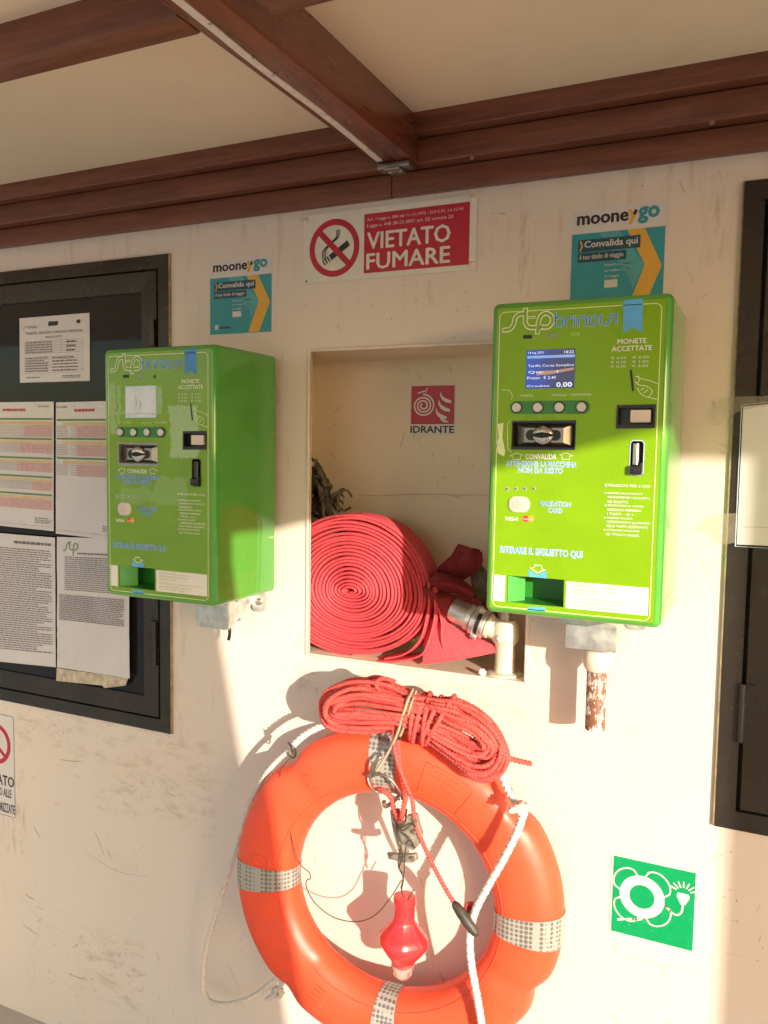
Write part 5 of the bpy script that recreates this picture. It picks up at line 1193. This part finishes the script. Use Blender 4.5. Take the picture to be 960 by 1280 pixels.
# beige tie cord
tc_ = empty('tie_cord', tuple(map(float, at(500, 900, -.18))), 'thin beige cord tied over the rope hank', 'cord')
b = MB(); rope(b, R3([(516, 862, -.15), (510, 875, -.19), (503, 895, -.19), (497, 915, -.175), (488, 935, -.16), (476, 955, -.15), (466, 970, -.145)]), .0026, strands=3)
rope(b, R3([(520, 864, -.15), (514, 880, -.19), (508, 900, -.185), (500, 920, -.17)]), .0022); b.build('cord', 'cord', tc_, smooth=True)
# clip and snap block
cl = empty('metal_clip', tuple(map(float, at(478, 975, -.15))), 'dull steel spring clip lying over the top reflective band', 'clip')
b = MB(); tube(b, smoothpath(R3([(463, 968, -.15), (466, 956, -.155), (474, 948, -.155), (476, 944, -.15)]), 5), .0030, 8); tube(b, smoothpath(R3([(462, 972, -.15), (474, 968, -.16), (488, 974, -.16), (500, 990, -.15), (503, 999, -.14)]), 6), .0026, 8)
tube(b, smoothpath(R3([(459, 970, -.14), (463, 983, -.14), (472, 990, -.13), (484, 992, -.13), (500, 1000, -.13)]), 6), .0018, 8); b.build('wire_body', 'pew', cl, smooth=True)
b = MB(); lathe(b, [(.005, -.004), (.005, .004)], at(463, 970, -.152), (0, -1, 0), 12); b.build('eye', 'pew', cl)
blk = empty('snap_block', tuple(map(float, at(505, 1045, -.13))), 'weathered metal release block hanging in the middle of the lifebuoy', 'block')
def outline(pts, Y, th, name, m):
    bb = MB(); P_ = [tuple(at(x_, y_, Y)[[0, 2]]) for x_, y_ in pts]; bb.prism(P_, Y, Y+th); return bb.build(name, m, blk, bevel=.001)
outline([(487, 1013), (498, 1011), (503, 1025), (505, 1045), (511, 1066), (499, 1068), (492, 1045), (489, 1028)], -.125, .006, 'side_plate', 'brass')
outline([(508, 1020), (520, 1018), (523, 1030), (527, 1044), (524, 1056), (516, 1064), (504, 1056), (498, 1042), (500, 1034)], -.145, .010, 'cheek_plate', 'brass')
outline([(483, 1067), (500, 1069), (519, 1068), (521, 1076), (515, 1079), (500, 1078), (486, 1074)], -.135, .010, 'foot_plate', 'brass')
for (x_, y_, Y_) in ((492, 1020, -.127), (518, 1040, -.147), (512, 1054, -.147), (488, 1071, -.137), (503, 1073, -.137), (516, 1073, -.137), (519, 1026, -.147)): bolt(MB(), at(x_, y_, Y_), .0042, .004).build('bolt', 'pew', blk)
b = MB(); tube(b, smoothpath(R3([(508, 1012, -.13), (506, 1028, -.16), (500, 1038, -.16), (512, 1048, -.16), (518, 1060, -.15)]), 5), .0018, 7); tube(b, smoothpath(R3([(492, 1024, -.14), (503, 1038, -.155), (515, 1030, -.15), (520, 1034, -.15)]), 5), .0016, 7)
tube(b, smoothpath(R3([(496, 1030, -.14), (497, 1052, -.14), (503, 1066, -.145), (499, 1084, -.14)]), 5), .0015, 7); b.build('wire_tie', 'wire', blk, smooth=True)
# dark wire from upper left round to the beacon
wi = empty('cable', tuple(map(float, at(420, 1145, -.12))), 'thin dark cable drooping across the inside of the lifebuoy', 'cable')
b = MB(); tube(b, smoothpath(R3([(366, 945, -.14), (356, 955, -.15), (350, 968, -.15), (354, 1000, -.15), (364, 1045, -.15), (374, 1078, -.145), (386, 1090, -.14), (388, 1098, -.14), (383, 1101, -.14), (384, 1112, -.135), (395, 1130, -.12), (418, 1147, -.11), (447, 1152, -.10), (470, 1143, -.10), (488, 1122, -.11), (502, 1100, -.12)]), 7), .0011, 7)
tube(b, smoothpath(R3([(500, 1062, -.13), (498, 1082, -.13), (504, 1097, -.13), (502, 1112, -.13), (505, 1122, -.13)]), 6), .0016, 7); tube(b, smoothpath(R3([(509, 1050, -.14), (506, 1070, -.14), (505, 1092, -.14), (501, 1110, -.13)]), 6), .0012, 7)
tube(b, R3([(510, 1124, -.13), (517, 1112, -.13)]), .0012, 7); b.build('wire', 'wire', wi, smooth=True)
# beacon light, hanging bulb down
bY = -.105; bt0 = at(506, 1122, bY); bb0 = at(503, 1222, bY); ax = bb0-bt0; Lb = np.linalg.norm(ax); 
bc = empty('rescue_light', tuple(map(float, bt0)), 'red plastic lifebuoy light with clear lens hanging bulb downward', 'light')
def hpx(y_): return (y_-1122)/100*Lb
pxm = .00134
b = MB(); lathe(b, [(.010, hpx(1119)), (.0205, hpx(1120)), (.0220, hpx(1126)), (.0205, hpx(1130)), (.0200, hpx(1147)), (.0225, hpx(1152)), (.038, hpx(1164)), (.0465, hpx(1171)), (.0470, hpx(1178)), (.037, hpx(1188)), (.0255, hpx(1197)), (.023, hpx(1200))], bt0, ax, 40, sq=.045)
b.build('body', 'beacon', bc, smooth=True, auto=1.1)
b = MB(); lathe(b, [(.0215, hpx(1198)), (.0225, hpx(1202)), (.0200, hpx(1204)), (.0225, hpx(1207)), (.0200, hpx(1210)), (.0210, hpx(1214)), (.013, hpx(1221)), (.004, hpx(1223))], bt0, ax, 28); b.build('lens', 'lens', bc, smooth=True)
b = MB(); lathe(b, [(.012, hpx(1196)), (.012, hpx(1206)), (.007, hpx(1208))], bt0, ax, 16); b.build('lamp_base', 'beacon', bc)
b = MB()
for a in range(5):
    d1 = np.array([math.cos(a*1.256), math.sin(a*1.256)*.6]); c_ = bt0+np.array([d1[0]*.012, d1[1]*.012, -.004]); lathe(b, [(.004, 0), (.0035, .008)], c_, (0, 0, 1), 8)
b.build('crown', 'beacon', bc)
